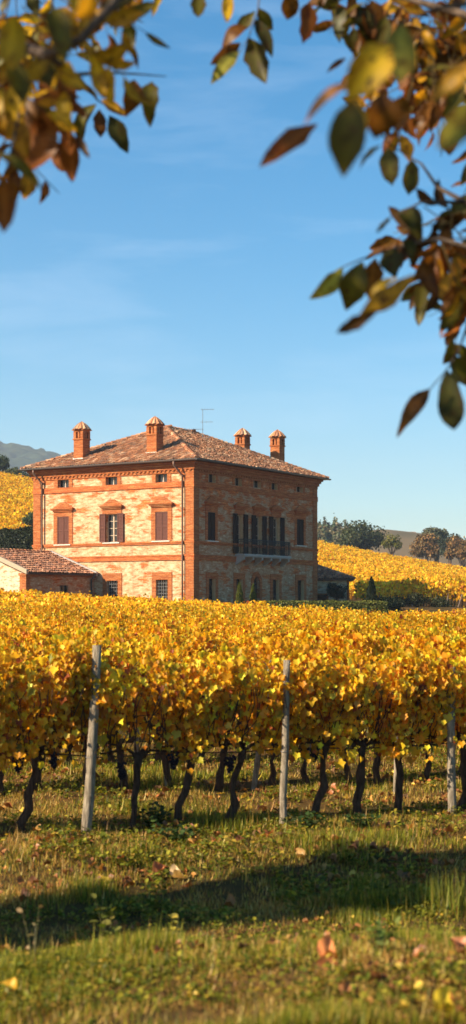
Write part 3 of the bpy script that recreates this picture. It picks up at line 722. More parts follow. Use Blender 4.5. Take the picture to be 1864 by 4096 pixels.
def bunch_mb(r,c,n=70):
    b=MB(); 
    ico=[(0,0,1),(.89,0,.45),(.28,.85,.45),(-.72,.53,.45),(-.72,-.53,.45),(.28,-.85,.45),(.72,.53,-.45),(-.28,.85,-.45),(-.89,0,-.45),(-.28,-.85,-.45),(.72,-.53,-.45),(0,0,-1)]
    fc=[(0,i,i%5+1) for i in range(1,6)]+[(11,i+5,(i%5)+6) for i in range(1,6)]+[(i,i+5,i%5+1) for i in range(1,6)]+[(i%5+1,i+5,i%5+6) for i in range(1,6)]
    for k in range(n):
        t=r.random()**.8; w=(.066*(1-t)**.6+.008)*math.sqrt(r.random()); a=r.uniform(0,6.3); q=Vector((c[0]+w*cos(a),c[1]+w*sin(a),c[2]-.03-t*.17)); s=.016*r.uniform(.8,1.15)
        b.add([q+Vector(p)*s for p in ico],fc)
    b.tube([(c[0],c[1],c[2]+.06),(c[0],c[1],c[2]-.15)],.004,5)
    return b

def row_point(k,s): return R0+RN*GAP*k+RD*s
def row_s(k,px):                                   # where a photo column meets row k
    u=(px-CX)/F; p=R0+RN*GAP*k; return (u*p[1]-p[0])/(RD[0]-u*RD[1])
fol={}
rv=np.random.default_rng(21)
for lod,(nv,n) in enumerate(((7,1350),(7,1500),(6,20))):
    for i in range(nv):
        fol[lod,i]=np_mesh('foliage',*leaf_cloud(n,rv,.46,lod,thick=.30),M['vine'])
ordinal=['front','second','third','fourth','fifth','sixth','seventh','eighth','ninth','tenth','eleventh','twelfth','thirteenth','fourteenth']
# front row: one vine for each trunk of the photograph (foot, head in survey pixels)
front=[(-70,-30,.52,'at the left edge, cut by the frame'),(52,100,.62,'with leaning trunk left of the thick leaning post'),(175,200,.34,'behind the thick leaning post'),(330,358,.55,'right of the thick leaning post, bunch beside it'),(432,487,.45,'with the most slanted trunk, right of the leaning post'),
 (577,606,.55,'with trunk foot spread, left of the middle post'),(700,735,.30,'hidden behind the thin middle post'),(795,824,.50,'with curved trunk right of the thin middle post'),(897,916,.42,'with upright trunk, midway between the middle and right posts'),(997,1000,.45,'with a pale stake behind its dark trunk'),(1095,1110,.36,'just left of the right hand post'),(1168,1172,.42,'right of the right hand post at the frame edge')]
bunches={1:[(-.25,-.16,.83),(.12,-.18,.86)],3:[(-.26,-.17,.80)],5:[(-.17,-.16,.80)],4:[(-.26,-.17,.84)],2:[(.1,-.2,.93)],7:[(-.2,-.12,.86)]}
hidden_trunk={2,6,10}
for i,(xb,xt,hw,lab) in enumerate(front):
    s=row_s(0,xb*D); p=row_point(0,s); lean=(xt-xb)*D/F*p[1]
    v=empty('grape_vine',(p[0],p[1],float(ground(*p))),RA,'gold vine of the front row '+lab,'vine','vines of the front row')
    r=np.random.default_rng(100+i); t,c,n,top=vine_wood(r,lean)
    if i not in hidden_trunk: t.build('trunk',M['vinebark'],v,True)
    c.build('cordon',M['vinebark'],v,True); n.build('cane',M['vinebark'],v,True)
    z1=(1.88,1.90,1.88,1.86,1.84,1.82,1.80,1.78,1.76,1.80,1.82,1.80)[i]
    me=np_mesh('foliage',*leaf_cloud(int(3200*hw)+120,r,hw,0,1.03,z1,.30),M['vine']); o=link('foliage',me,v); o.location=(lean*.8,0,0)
    for b in bunches.get(i,()): bunch_mb(r,(lean+b[0],b[1],b[2])).build('grape_bunch',M['grape'],v,True)
# further rows: copies of a few built vines
proto=[]
for i in range(5):
    r=np.random.default_rng(300+i); proto.append([m.build(nm,M['vinebark'],None,True) for m,nm in zip(vine_wood(r,r.uniform(-.05,.28))[:3],('trunk','cordon','cane'))])
n_ind=12; NROW=23; split=13
side=('left','middle','right')
for k in range(1,split):
    p0=row_point(k,0); step=.60
    s=row_s(k,-60)+rv.uniform(0,.2); s1=row_s(k,1900)
    while s<s1:
        p=row_point(k,s); u=(p[0]/p[1]*F+CX)/1864; w=side[min(2,max(0,int(u*3)))]
        v=empty('grape_vine',(p[0]+rv.normal(0,.03),p[1]+rv.normal(0,.03),float(ground(*p))),RA+(pi if rv.random()<.5 else 0)+rv.normal(0,.06),
                f'golden grape vine in the {ordinal[k]} row from the front, {w} third of the row','vine',f'vines of the {ordinal[k]} row')
        v.scale=(1,1,float(rv.normal(1,.035)))
        q=proto[rv.integers(5)]
        if k<6:
            for o in (q[0],q[1]) if k>2 else q: c=o.copy(); COL.objects.link(c); c.parent=v
        else:
            c=q[0].copy(); COL.objects.link(c); c.parent=v
        lod=0 if k<3 else 1
        o=link('foliage',fol[lod,int(rv.integers(7))],v); o.location=(.06,0,0); o.rotation_euler=(0,0,pi*int(rv.random()<.5))
        s+=step*rv.uniform(.85,1.15); n_ind+=1
for q in proto:
    for o in q: bpy.data.objects.remove(o)
print('individual vines',n_ind)
# the rest of the vineyard up to the villa, one mass
def vine_mass(name,pts,ang,per,label,lod=2,size=1.0,hgt=1.9,thick=.34,seed=1,trunks=None):
    r=np.random.default_rng(seed); n=len(pts)*per
    P=np.repeat(pts,per,axis=0); x=r.uniform(-.45,.45,n); t=r.beta(1.5,.95,n)
    th=thick*(.45+.75*np.sin(np.clip(t,.02,1)*pi*.8)); y=r.uniform(-1,1,n)*th
    hv=np.repeat(r.normal(1,.07,len(pts)),per)
    X=P[:,0]+x*cos(ang)-y*sin(ang); Y=P[:,1]+x*sin(ang)+y*cos(ang)
    Z=P[:,2]+(.70+(hgt-.70)*t)*hv+np.where(r.random(n)<.05,r.uniform(0,.22,n),0)
    nrm=np.stack([r.normal(0,.7,n),-.6+r.normal(0,.8,n),.7+r.normal(0,.5,n)],-1); tip=np.stack([r.normal(0,.6,n),r.normal(0,.5,n),-1+r.normal(0,.4,n)],-1)
    tint=pick(VPAL,VPR,n,.2,r)*(.82+.36*np.repeat(r.random(len(pts)),per))[:,None]
    parts=[scatter(QLEAF,QLEAF_F,np.stack([X,Y,Z],-1),tip,nrm,r.uniform(.070,.135,n)*size,tint)]
    if trunks is not None:
        tv=np.array([(-.04,0,.02),(.04,0,.02),(0,0,-.05),(-.034,1.0,.02),(.034,1.0,.02),(0,1.0,-.04)]); tfc=np.array([(0,1,4),(0,4,3),(1,2,5),(1,5,4),(2,0,3),(2,3,5)]); m=len(trunks)
        parts.append(scatter(tv,tfc,trunks,np.tile([.1,0,1.],(m,1))+r.normal(0,.08,(m,3)),np.tile([0,-1.,0],(m,1)),1.0,pick([(.10,.07,.05),(.35,.30,.25)],[3,1],m,.1,r)))
    o=link(name,np_mesh(name,*join(parts),M['vinefar'])); return tag(o,label,'vineyard',kind='stuff')
pts=[]
for k in range(split,NROW+1):
    s=row_s(k,-150)
    while s<row_s(k,2000):
        p=row_point(k,s)
        lx=(p[0]-VX)*EX[0]+(p[1]-VY)*EX[1]; ly=(p[0]-VX)*EY[0]+(p[1]-VY)*EY[1]
        if not (p[1]>(84-.1*p[0] if p[0]<9 else 89.5) or (lx>-9.5 and ly>7) ): pts.append((p[0],p[1],float(ground(*p))))
        s+=.58
pts=np.array(pts); vine_mass('vineyard_mass',pts,RA,210,'golden mass of vine rows stretching up to the villa',seed=4,size=.95,hgt=1.83)
mp=[]
for k in range(0,split):
    for sa,sb in ((row_s(k,-60)-2.6,row_s(k,-60)-.35),(row_s(k,1925)+.35,row_s(k,1925)+4.0)):
        for s_ in np.arange(sa,sb,.58): q_=row_point(k,s_); mp.append((q_[0],q_[1],float(ground(*q_))))
mp=np.array(mp); vine_mass('vineyard_rows_beside',mp,RA,330,'vine rows going on to both sides of the picture',seed=5,size=.85,trunks=mp)
# hillside vineyards
def hill_rows(x_lo,x_hi,y_lo,y_hi,gap,step,skew):
    out=[]; y=y_lo
    while y<y_hi:
        u=np.arange(x_lo,x_hi,step/y); X=u*y; Y=y+skew*(X-x_lo*y); out.append(np.stack([X,Y,ground(X,Y)],-1)[Y<y_hi+2]); y+=gap
    return np.vstack(out)
pr=hill_rows(.045,.185,106.5,252,2.5,.85,-.04)
pr=pr[((pr[:,0]/pr[:,1]>.0885)&(pr[:,1]>110))|(pr[:,0]/pr[:,1]>.098)|(pr[:,1]>126)]
tr=pr[(pr[:,1]<114)]; 
vine_mass('hillside_vineyard',pr,-.04,62,'golden hillside vineyard sloping up right of the villa',size=1.75,hgt=2.0,thick=.55,seed=6,trunks=np.repeat(tr,1,axis=0))
pl=hill_rows(-.205,-.105,142,252,2.6,.9,.05)
vine_mass('hillside_vineyard',pl,.05,60,'golden hillside vineyard rising left of the villa above the dark hedge',size=1.8,hgt=2.0,thick=.6,seed=7)

# posts
def post(p,h,rad,lean,label,group,m='post',ly=0):
    o=empty('vineyard_post',(p[0],p[1],float(ground(*p))),RA,label,'post',group)
    b=MB(); r=np.random.default_rng(int(abs(p[0])*100)+7); k=9
    b.tube([(lean*i/(k-1)+r.normal(0,.004),ly*i/(k-1)+r.normal(0,.004),-.15+(h+.15)*i/(k-1)) for i in range(k)],[rad*(1.08-.16*i/(k-1))*(1+r.normal(0,.03)) for i in range(k)],11)
    b.build('shaft',M[m],o,True)
    for z in (.80,1.2,1.55):
        t=MB(); t.tint=(.3,.3,.3)
        if z<h: t.tube([(lean*z/h+1.02*rad*1.0*cos(a),1.05*rad*sin(a),z+.004*sin(3*a)) for a in np.linspace(0,2*pi,11)],.0035,4); t.build('wire_tie',M['steel'],o)
    return o
RW=R0-RN*.30                                     # posts stand just in front of the leaves
def front_pt(px,off): 
    u=(px-CX)/F; p=R0+RN*off; s=(u*p[1]-p[0])/(RD[0]-u*RD[1]); return p+RD*s
post(front_pt(342,-.30),1.95,.052,.13,'thick weathered grey post leaning right in the front vine row','posts of the front vine row')
post(front_pt(1129,-.30),1.78,.039,.055,'thin weathered post with rusty stain at the middle of the front row','posts of the front vine row')
post(front_pt(1805,-.24),1.66,.046,.01,'pale upright post at the right end of the front vine row','posts of the front vine row')
for px,k,h,lb in ((668,1,1.7,'pale stake in the second vine row, seen below the leaves left of centre'),(1585,.55,1.75,'pale stake standing just behind the dark trunk in the right part'),(545,2,1.7,'pale stake in the third vine row, left of the one in the second row'),(1240,2,1.7,'pale stake in the third vine row, right of the thin middle post'),(1010,1,1.7,'leaning thin stake in the second row, left of the thin middle post'),(215,2,1.7,'pale stake deep in the third row at the left')):
    post(front_pt(px,GAP*k+.05),h,.036,.02 if px!=1010 else .24,lb,'pale stakes behind the front vine row')
# trellis wires of the front row
for z,lb in ((.80,'low trellis wire carrying the cordons of the front vine row'),(1.22,'middle trellis wire inside the leaves of the front vine row')):
    a=front_pt(-60,-.02); b=front_pt(1950,-.02); mb=MB(); n=14
    mb.tube([(a[0]+(b[0]-a[0])*i/n,a[1]+(b[1]-a[1])*i/n,z+float(ground(a[0]+(b[0]-a[0])*i/n,a[1]+(b[1]-a[1])*i/n))*.5+.006*sin(i*1.7)) for i in range(n+1)],.008 if z<1 else .004,5)
    tag(mb.build('trellis_wire',M['vinebark'],None),lb,'wire','trellis wires of the front row')

# ------------------------------------------------------------------ meadow grass and litter
def frustum_pts(n,y0,y1,r,pw=1.0,mg=1.08):
    a=r.random(n); Y=y0*(y1/y0)**(a**pw); X=r.uniform(-.165,.165,n)*mg*Y+r.uniform(-.3,.3,n); return X,Y
r=np.random.default_rng(31)
BL=np.array([(-.5,0,0),(.5,0,0),(-.38,.45,.06),(.38,.45,.06),(0,1,.30)]); 
def blades(n,y0,y1,hmul,wid,seed,side=None):
    r=np.random.default_rng(seed); X,Y=frustum_pts(n,y0,y1,r)
    if side: X=np.where(r.random(n)<.5,-1,1)*(.178*Y+.2+r.uniform(0,2.6,n))
    dens=.55*vnoise(X,Y,.8,11)+.45*vnoise(X,Y,.28,12); keep=r.random(n)<np.clip(dens*2.6-.62,.04,1); X,Y=X[keep],Y[keep]; n=len(X)
    Z=ground(X,Y)-.01
    patch=vnoise(X,Y,1.1,21)+.5*(vnoise(X,Y,.4,22)-.5)
    H=hmul*(.020+.055*r.random(n)**1.6+.24*np.clip(patch-.60,0,1)+np.where(r.random(n)<.03,.14*r.random(n),0))
    az=r.uniform(0,2*pi,n); tilt=r.uniform(.1,1.7,n)
    tip=np.stack([np.cos(az)*tilt,np.sin(az)*tilt,np.ones(n)],-1); nrm=np.stack([np.cos(az),np.sin(az),-tilt*.6],-1)
    dry=np.clip(1.66-patch*1.70+r.normal(0,.22,n),0,1)[:,None]
    g=pick([(.13,.15,.011),(.058,.074,.007),(.25,.235,.020),(.37,.29,.032)],[4,3,3,2],n,.2,r)
    s=pick([(.46,.29,.070),(.36,.20,.045),(.27,.11,.028),(.54,.39,.12)],[4,4,2,2],n,.2,r)
    tint=np.where(r.random((n,1))<dry*.85,s,g)
    tip=unit(tip); side=unit(np.cross(tip,nrm)); nr=np.cross(side,tip)
    w=wid*r.uniform(.6,1.3,n)
    P=BL[None,:,0,None]*side[:,None]*w[:,None,None]+BL[None,:,1,None]*tip[:,None]*H[:,None,None]+BL[None,:,2,None]*(nr*-1)[:,None]*H[:,None,None]
    P=P+np.stack([X,Y,Z],-1)[:,None]
    tf=np.array([(0,1,3),(0,3,2),(2,3,4)]); T=(tf[None]+np.arange(n)[:,None,None]*5).reshape(-1,3)
    return P.reshape(-1,3),T,np.repeat(tint,5,axis=0)
gp=[blades(110000,5.6,12,.85,.0065,1),blades(100000,11.5,20,1.2,.009,2),blades(60000,19.5,38,1.3,.015,3),blades(80000,5.0,13,.9,.010,4,True),blades(80000,12,34,1.2,.015,5,True)]
tag(link('meadow_grass',np_mesh('meadow_grass',*join(gp),M['grass'])),'short tufted grass, green and straw coloured, below the vines','grass',kind='stuff')
# low broad-leaved weeds
def oval(n=6):
    pts=[(0,.0,0)]+[(.36*sin(pi*t)**.8*(1 if s>0 else -1),t,.10*sin(pi*t)) for s,ts in ((1,np.linspace(.15,.85,4)),) for t in ts]+[(0,1,-.05)]+[(-.36*sin(pi*t)**.8,t,.10*sin(pi*t)) for t in np.linspace(.85,.15,4)]
    return np.array([(0,.5,-.03)]+pts), np.array([(0,1+i,1+(i+1)%len(pts)) for i in range(len(pts))])
OV_V,OV_F=oval()
def rosettes(n,y0,y1,seed,size=(.03,.075)):
    r=np.random.default_rng(seed); X,Y=frustum_pts(n,y0,y1,r); keep=vnoise(X,Y,.7,41)>.52; X,Y=X[keep],Y[keep]; n=len(X); per=9
    X=np.repeat(X,per)+r.normal(0,.035,n*per); Y=np.repeat(Y,per)+r.normal(0,.035,n*per); m=n*per; az=r.uniform(0,6.3,m)
    pos=np.stack([X,Y,ground(X,Y)+r.uniform(.01,.09,m)],-1)
    tip=np.stack([np.cos(az),np.sin(az),r.uniform(-.1,.9,m)],-1); nrm=np.stack([r.normal(0,.3,m),r.normal(0,.3,m),np.ones(m)],-1)
    return scatter(OV_V,OV_F,pos,tip,nrm,r.uniform(*size,m),pick([(.080,.092,.010),(.15,.15,.014),(.28,.235,.024),(.34,.22,.03)],[4,4,2,1],m,.2,r))
tag(link('ground_weeds',np_mesh('ground_weeds',*join([rosettes(1500,5.6,12,51,(.015,.040)),rosettes(2600,11,24,52,(.025,.06))]),M['grass'])),'low broad leaved weeds scattered in the grass','weeds',kind='stuff')
def litter(n,y0,y1,seed,size):
    r=np.random.default_rng(seed); X,Y=frustum_pts(n,y0,y1,r); keep=vnoise(X,Y,.9,61)>.48; X,Y=X[keep],Y[keep]; n=len(X)
    pos=np.stack([X,Y,ground(X,Y)+r.uniform(.01,.07,n)],-1); az=r.uniform(0,6.3,n)
    return scatter(VLEAF*np.array([1,1,1.8]),VLEAF_F,pos,np.stack([np.cos(az),np.sin(az),r.normal(0,.25,n)],-1),np.stack([r.normal(0,.35,n),r.normal(0,.35,n),np.ones(n)],-1),r.uniform(*size,n),
      pick([(.30,.115,.035),(.22,.085,.03),(.44,.20,.05),(.52,.34,.05),(.14,.07,.035)],[4,4,2,1,2],n,.2,r))
tag(link('leaf_litter',np_mesh('leaf_litter',*join([litter(1300,5.6,13,71,(.025,.065)),litter(1500,12,30,72,(.05,.10))]),M['litter'])),'small fallen leaves littered through the grass','leaves',kind='stuff')
# prominent fallen leaves, each a thing
def ground_at(xd,yd):
    lo,hi=4.0,60.0
    for _ in range(50):
        m=(lo+hi)/2; p=at(xd,yd,m)
        if p.z>float(ground(p.x,p.y)): lo=m
        else: hi=m
    p=at(xd,yd,lo); return Vector((p.x,p.y,float(ground(p.x,p.y))))
for i,(xd,yd,sz,tint,lb) in enumerate([
  (800,2425,.115,(.72,.27,.09),'curled orange pink leaf lying in the near grass, largest on the ground'),
  (845,2440,.10,(.25,.09,.035),'dark rust leaf tucked beside the large orange pink leaf'),
  (395,2210,.12,(.38,.14,.05),'rust brown leaf on bare soil in front of the dark shade'),
  (432,2218,.115,(.62,.42,.20),'pale tan leaf lying flat beside the rust brown leaf'),
  (25,2522,.08,(.62,.34,.03),'bright orange yellow leaf in the bottom left corner'),
  (1090,2560,.10,(.62,.44,.03),'bright yellow leaf in the bottom right corner'),
  (850,2530,.08,(.42,.17,.06),'rust leaf low in the grass left of the yellow corner leaf'),
  (500,2520,.07,(.60,.40,.05),'small yellow leaf in the near grass at bottom centre'),
  (75,2270,.10,(.40,.15,.06),'rust leaf at the left edge of the dark shade'),
  (770,2160,.11,(.50,.28,.09),'tan leaf on the ground near the foot of the middle post'),
  (1155,2412,.075,(.50,.20,.09),'pinkish leaf in the grass at the right edge'),
  (590,2290,.10,(.40,.17,.05),'brown leaf standing on edge in the dark shade')]):
    p=ground_at(xd,yd); r=np.random.default_rng(900+i)
    n=1; az=r.uniform(0,6.3)
    tv=VLEAF*np.array([1,1,3.2]); 
    up=np.array([[.1,-.50,.85]]) if i not in (3,) else np.array([[0,-.25,.95]])
    v,t,c=scatter(tv,VLEAF_F,np.array([[0,0,.045]]),np.array([[cos(az),.15,.35*sin(az)]]),up,sz,np.array([tint]))
    o=link('fallen_leaf',np_mesh('fallen_leaf',v,t,c,M['litter'])); o.location=p; tag(o,lb,'leaf','single leaves fallen on the grass')

# tall weeds and clumps
def weed(xd,yd,h,label,n,leafsz,pal,seed,spread=.05,name='tall_weed',dry=False):
    r=np.random.default_rng(seed); p=ground_at(xd,yd); o=empty(name,p,0,label,'plant','weeds standing in the grass')
    b=MB(); b.tint=(.12,.11,.04); pos=[];tip=[]
    for k in range(n):
        a=r.uniform(0,6.3); top=Vector((cos(a)*spread*r.uniform(.3,1.4),sin(a)*spread*r.uniform(.3,1.4),h*r.uniform(.6,1)))
        pts=[Vector((0,0,-.02)),top*.5+Vector((0,0,h*.08)),top]; b.tube(pts,[.004,.003,.0015],5)
        m=5
        for j in range(m):
            q=pts[0].lerp(top,(j+1)/m); aa=r.uniform(0,6.3); pos.append(q); tip.append((cos(aa),sin(aa),r.uniform(.0,.7)))
    b.build('stem',M['grass'],o)
    pos=np.array([tuple(q) for q in pos]); tip=np.array(tip); m=len(pos)
    o2=link('leaves',np_mesh('leaves',*scatter(OV_V,OV_F,pos,tip,np.stack([r.normal(0,.4,m),r.normal(0,.4,m),np.ones(m)],-1),r.uniform(.6,1.2,m)*leafsz,pick(pal,[1]*len(pal),m,.2,r)),M['grass']),o)
GR=[(.10,.16,.03),(.16,.20,.04),(.22,.24,.07)]; DG=[(.030,.055,.014),(.045,.075,.018)]; DY=[(.34,.24,.10),(.25,.15,.06)]
weed(268,2395,.38,'tall pale green weed rising over the dark shade at left',5,.075,[(.15,.14,.03),(.11,.12,.02)],1,.06)
weed(85,2440,.36,'thin dry brown stalk in the near grass at left',3,.035,DY,2,.08)
weed(440,2375,.22,'yellow leaved seedling at the lower edge of the dark shade',4,.055,[(.40,.30,.04),(.3,.26,.05)],3)
weed(735,2315,.20,'small bright green seedling beside the dark shade',4,.06,[(.14,.17,.02)],4)
weed(960,2400,.20,'broad leaved green weed in the sunny near grass at right',7,.065,GR,5,.08)
weed(385,2085,.24,'dark green leafy clump between two front row trunks',30,.075,DG,6,.20,'weed_clump')
weed(450,2120,.18,'second dark green clump just in front of the slanted trunk',24,.07,DG,7,.20,'weed_clump')
weed(760,2090,.18,'dark weed clump right of the middle post foot',24,.07,DG,8,.22,'weed_clump')
weed(905,2085,.16,'dark green clump at the foot of the upright trunk',20,.065,DG,9,.16,'weed_clump')
def tuft(xd,yd,h,n,label,seed):
    r=np.random.default_rng(seed); p=ground_at(xd,yd)
    X=p.x+np.clip(r.normal(0,.13,n),-.24,.24); Y=p.y+np.clip(r.normal(0,.11,n),-.2,.2); az=r.uniform(0,6.3,n); ti=r.uniform(.05,1.0,n); H=h*r.uniform(.25,1.1,n)
    tip=np.stack([np.cos(az)*ti,np.sin(az)*ti,np.ones(n)],-1); nrm=np.stack([np.cos(az),np.sin(az),-ti],-1)
    tv=BL*np.array([.035,1,-1]); v,t,c=scatter(tv,np.array([(0,1,3),(0,3,2),(2,3,4)]),np.stack([X-p.x,Y-p.y,ground(X,Y)-p.z-.01],-1),tip,nrm,H,pick([(.13,.14,.018),(.24,.19,.03),(.09,.11,.012)],[1,1,1],n,.25,r))
    o=link('grass_tuft',np_mesh('grass_tuft',v,t,c,M['grass'])); o.location=p; tag(o,label,'grass tuft','tall tufts of grass')
tuft(1090,2290,.34,120,'tall sunlit tuft of grass at the right edge beside the shade',1)
tuft(1150,2300,.36,130,'tallest sunlit grass tuft, cut by the right edge',2)
tuft(415,1980,.30,40,'tall grass blades between the front row trunks left of centre',3)
tuft(515,2035,.30,50,'straw coloured tuft between the slanted trunk and its right neighbour',4)
tuft(120,2290,.28,90,'grass tuft at the left in front of the shade',5)

# ------------------------------------------------------------------ trees, hedges
def blob_tree(name,base,h,rad,pal,pr,label,cat='tree',group=None,n=2500,leaf=.35,trunk=.35,seed=1,zlow=.22,lobes=16,m='foliage',flat=.75,parts=('trunk','crown')):
    r=np.random.default_rng(seed); o=empty(name,base,0,label,cat,group)
    c=r.normal(0,1,(lobes,3)); c=unit(c)*(r.random((lobes,1))**.4); c[:,2]=np.abs(c[:,2])*1.0-.25
    cen=np.stack([c[:,0]*rad*.72,c[:,1]*rad*.72,h*(zlow+(1-zlow)*.46)+c[:,2]*h*(1-zlow)*.46],-1); cr=rad*r.uniform(.28,.50,lobes)
    k=r.integers(0,lobes,n); d=unit(r.normal(0,1,(n,3))); rr=r.random(n)**.45
    pos=cen[k]+d*(cr[k]*rr)[:,None]*np.array([1,1,flat]); pos[:,2]=np.maximum(pos[:,2],h*zlow*.6)
    pos[:,2]*=h/np.percentile(pos[:,2],99.3); pos[:,:2]*=rad/np.percentile(np.abs(pos[:,0]),98.5)
    tone=r.normal(1,.15,lobes)[k][:,None]
    tint=pick(pal,pr,n,.2,r)*tone
    v=scatter(DLEAF,DLEAF_F,pos,d*.6+r.normal(0,.6,(n,3))-np.array([0,0,.4]),d+r.normal(0,.5,(n,3))+np.array([0,0,.4]),leaf*r.uniform(.6,1.3,n),np.clip(tint,.004,.9))
    t=MB(); t.tube([(0,0,-.6),(rad*.03,0,h*zlow),(rad*.05,0,h*.6)],[trunk,trunk*.8,trunk*.3],8)
    for q in cen[:8]: t.tube([(rad*.03,0,h*zlow*.8),tuple(np.array([0,0,h*zlow])*.4+q*.55),tuple(q)],[trunk*.45,trunk*.25,trunk*.08],6)
    t.build('trunk',M['bark'],o,True); link('crown',np_mesh('crown',*v,M[m]),o); return o
def far(px,py,depth): 
    p=at(px/D,py/D,depth); return p
def tree_px(name,x0,x1,ytop,ybase,depth,pal,pr,label,**kw):
    b=far((x0+x1)/2,ybase,depth); s=depth/F; zb=b.z
    g=float(ground(b.x,b.y)); 
    h=(CAMZ+(CY-ytop)/F*depth)-zb
    return blob_tree(name,(b.x,b.y,zb),h,(x1-x0)/2*s*1.06,pal,pr,label,**kw)
OLV=[(.045,.055,.020),(.065,.070,.026),(.030,.040,.016),(.095,.085,.03)]
BRN=[(.22,.115,.035),(.16,.09,.03),(.10,.075,.03),(.27,.14,.045)]
GRY=[(.11,.115,.055),(.14,.13,.065),(.085,.09,.045)]
tree_px('round_tree',1380,1532,2094,2240,272,OLV,[3,3,3,1],'large dark green round tree at the top of the right hillside vineyard',group='trees on the right skyline',n=6500,leaf=.42,seed=2,zlow=.02,lobes=30)
tree_px('young_tree',1533,1600,2142,2235,262,[(.19,.16,.03),(.13,.13,.03),(.10,.11,.03)],[2,2,1],'small yellow green tree right of the dark round tree',group='trees on the right skyline',n=1600,leaf=.28,seed=3,zlow=.15,lobes=14,trunk=.2)
tree_px('brown_tree',1655,1760,2138,2275,300,BRN,[3,3,2,1],'rusty brown tree left of the grey green tall one on the skyline',group='trees on the right skyline',n=4200,leaf=.42,seed=4,zlow=.03,lobes=24)
tree_px('tall_tree',1700,1795,2116,2275,305,GRY+[(.12,.09,.045)],[3,2,3,1],'tall grey green tree with open crown on the right skyline',group='trees on the right skyline',n=4000,leaf=.42,seed=5,zlow=.05,lobes=18)
tree_px('dark_tree',1762,1838,2144,2275,295,[(.045,.055,.03),(.07,.075,.04)],[2,1],'dark green tree leaning on the right of the tall grey green one',group='trees on the right skyline',n=3600,leaf=.40,seed=6,zlow=.04,lobes=16)
tree_px('brown_bush',1795,1910,2152,2290,290,BRN,[3,3,1,2],'wide rusty brown bush at the right edge of the skyline',group='trees on the right skyline',n=3200,leaf=.42,seed=7,zlow=.05,lobes=20)
# wooded rise behind the right corner of the villa
def wood(name,fr,label,n,seed,leaf):
    r=np.random.default_rng(seed); V=[]
    for (x0,x1,yt,yb,dep,pal) in fr:
        s=dep/F; c=far((x0+x1)/2,yb,dep); w=(x1-x0)/2*s; h=(yb-yt)*s*.90
        d=unit(r.normal(0,1,(n,3))); d[:,2]=np.abs(d[:,2]); lob=1+.20*np.sin(d[:,0]*9+seed)*np.sin(d[:,2]*8)+np.clip(r.normal(0,.05,n),-.1,.1)
        pos=np.array([c.x,c.y,c.z])+d*np.array([w,w,h])*lob[:,None]*(r.random((n,1))**.25)
        V.append(scatter(DLEAF,DLEAF_F,pos,r.normal(0,.6,(n,3))-np.array([0,0,.5]),d+r.normal(0,.5,(n,3)),leaf*r.uniform(.6,1.3,n),pick(pal,[1]*len(pal),n,.25,r)))
    tag(link(name,np_mesh(name,*join(V),M['foliage'])),label,'wood',kind='stuff')
DW=[(.075,.095,.045),(.11,.115,.05),(.17,.13,.055),(.12,.10,.055)]
wood('wooded_rise',[(1225,1300,2062,2180,430,DW),(1270,1335,2074,2180,425,DW),(1310,1380,2068,2185,420,DW),(1350,1425,2086,2190,415,DW),(1240,1330,2100,2190,400,DW),(1320,1400,2120,2200,390,DW),(1390,1450,2120,2200,400,DW)],'hazy clump of woodland on the rise behind the villa at right',1700,9,.75)
for px,dp,lb in ((1640,690,'tiny pale farmhouse on the brown far hill'),):
    p=far(px,2141,dp); fh_=empty('farmhouse',(p.x,p.y,p.z-1.5),.3,lb,'house')
    mb=MB(); mb.box(-1.6,2.6,-1.2,1.2,0,2.6); mb.box(-3.6,-1.602,-1.0,1.0,0,1.9); mb.build('wall',M['stone'],fh_)
    mb=MB(); mb.tint=(.40,.25,.16)
    for a,b,c,h_ in ((-1.8,2.8,1.45,2.6),(-3.8,-1.61,1.2,1.9)): mb.add([(a,-c,h_),(b,-c,h_),(b,0,h_+.6),(a,0,h_+.6),(a,c,h_),(b,c,h_)],[(0,1,2,3),(3,2,5,4),(0,3,4),(1,5,2)])
    mb.build('roof',M['tile'],fh_)
# left skyline
tree_px('dark_tree',-22,42,1826,1925,262,[(.035,.050,.018),(.05,.065,.02)],[2,1],'dark green tree on the left skyline below the mountain',group='trees on the left skyline',n=2600,leaf=.30,seed=11,zlow=.18,lobes=16)
tree_px('olive_bush',24,88,1872,1935,258,[(.085,.085,.028),(.06,.07,.025),(.12,.11,.035)],[2,2,1],'olive green bush beside the dark tree on the left skyline',group='trees on the left skyline',n=1800,leaf=.26,seed=12,zlow=.05,lobes=14,trunk=.15)
tree_px('dark_bush',78,135,1888,1950,256,[(.045,.055,.025),(.06,.07,.03)],[2,1],'dusky green bush touching the villa eaves on the left skyline',group='trees on the left skyline',n=1500,leaf=.26,seed=13,zlow=.05,lobes=12,trunk=.15)
tree_px('green_shrub',97,150,2052,2140,150,[(.045,.075,.035),(.06,.09,.04),(.09,.10,.04)],[2,2,1],'blue green shrub beside the left wall of the villa',cat='shrub',n=1500,leaf=.16,seed=14,zlow=.05,lobes=14,trunk=.1)
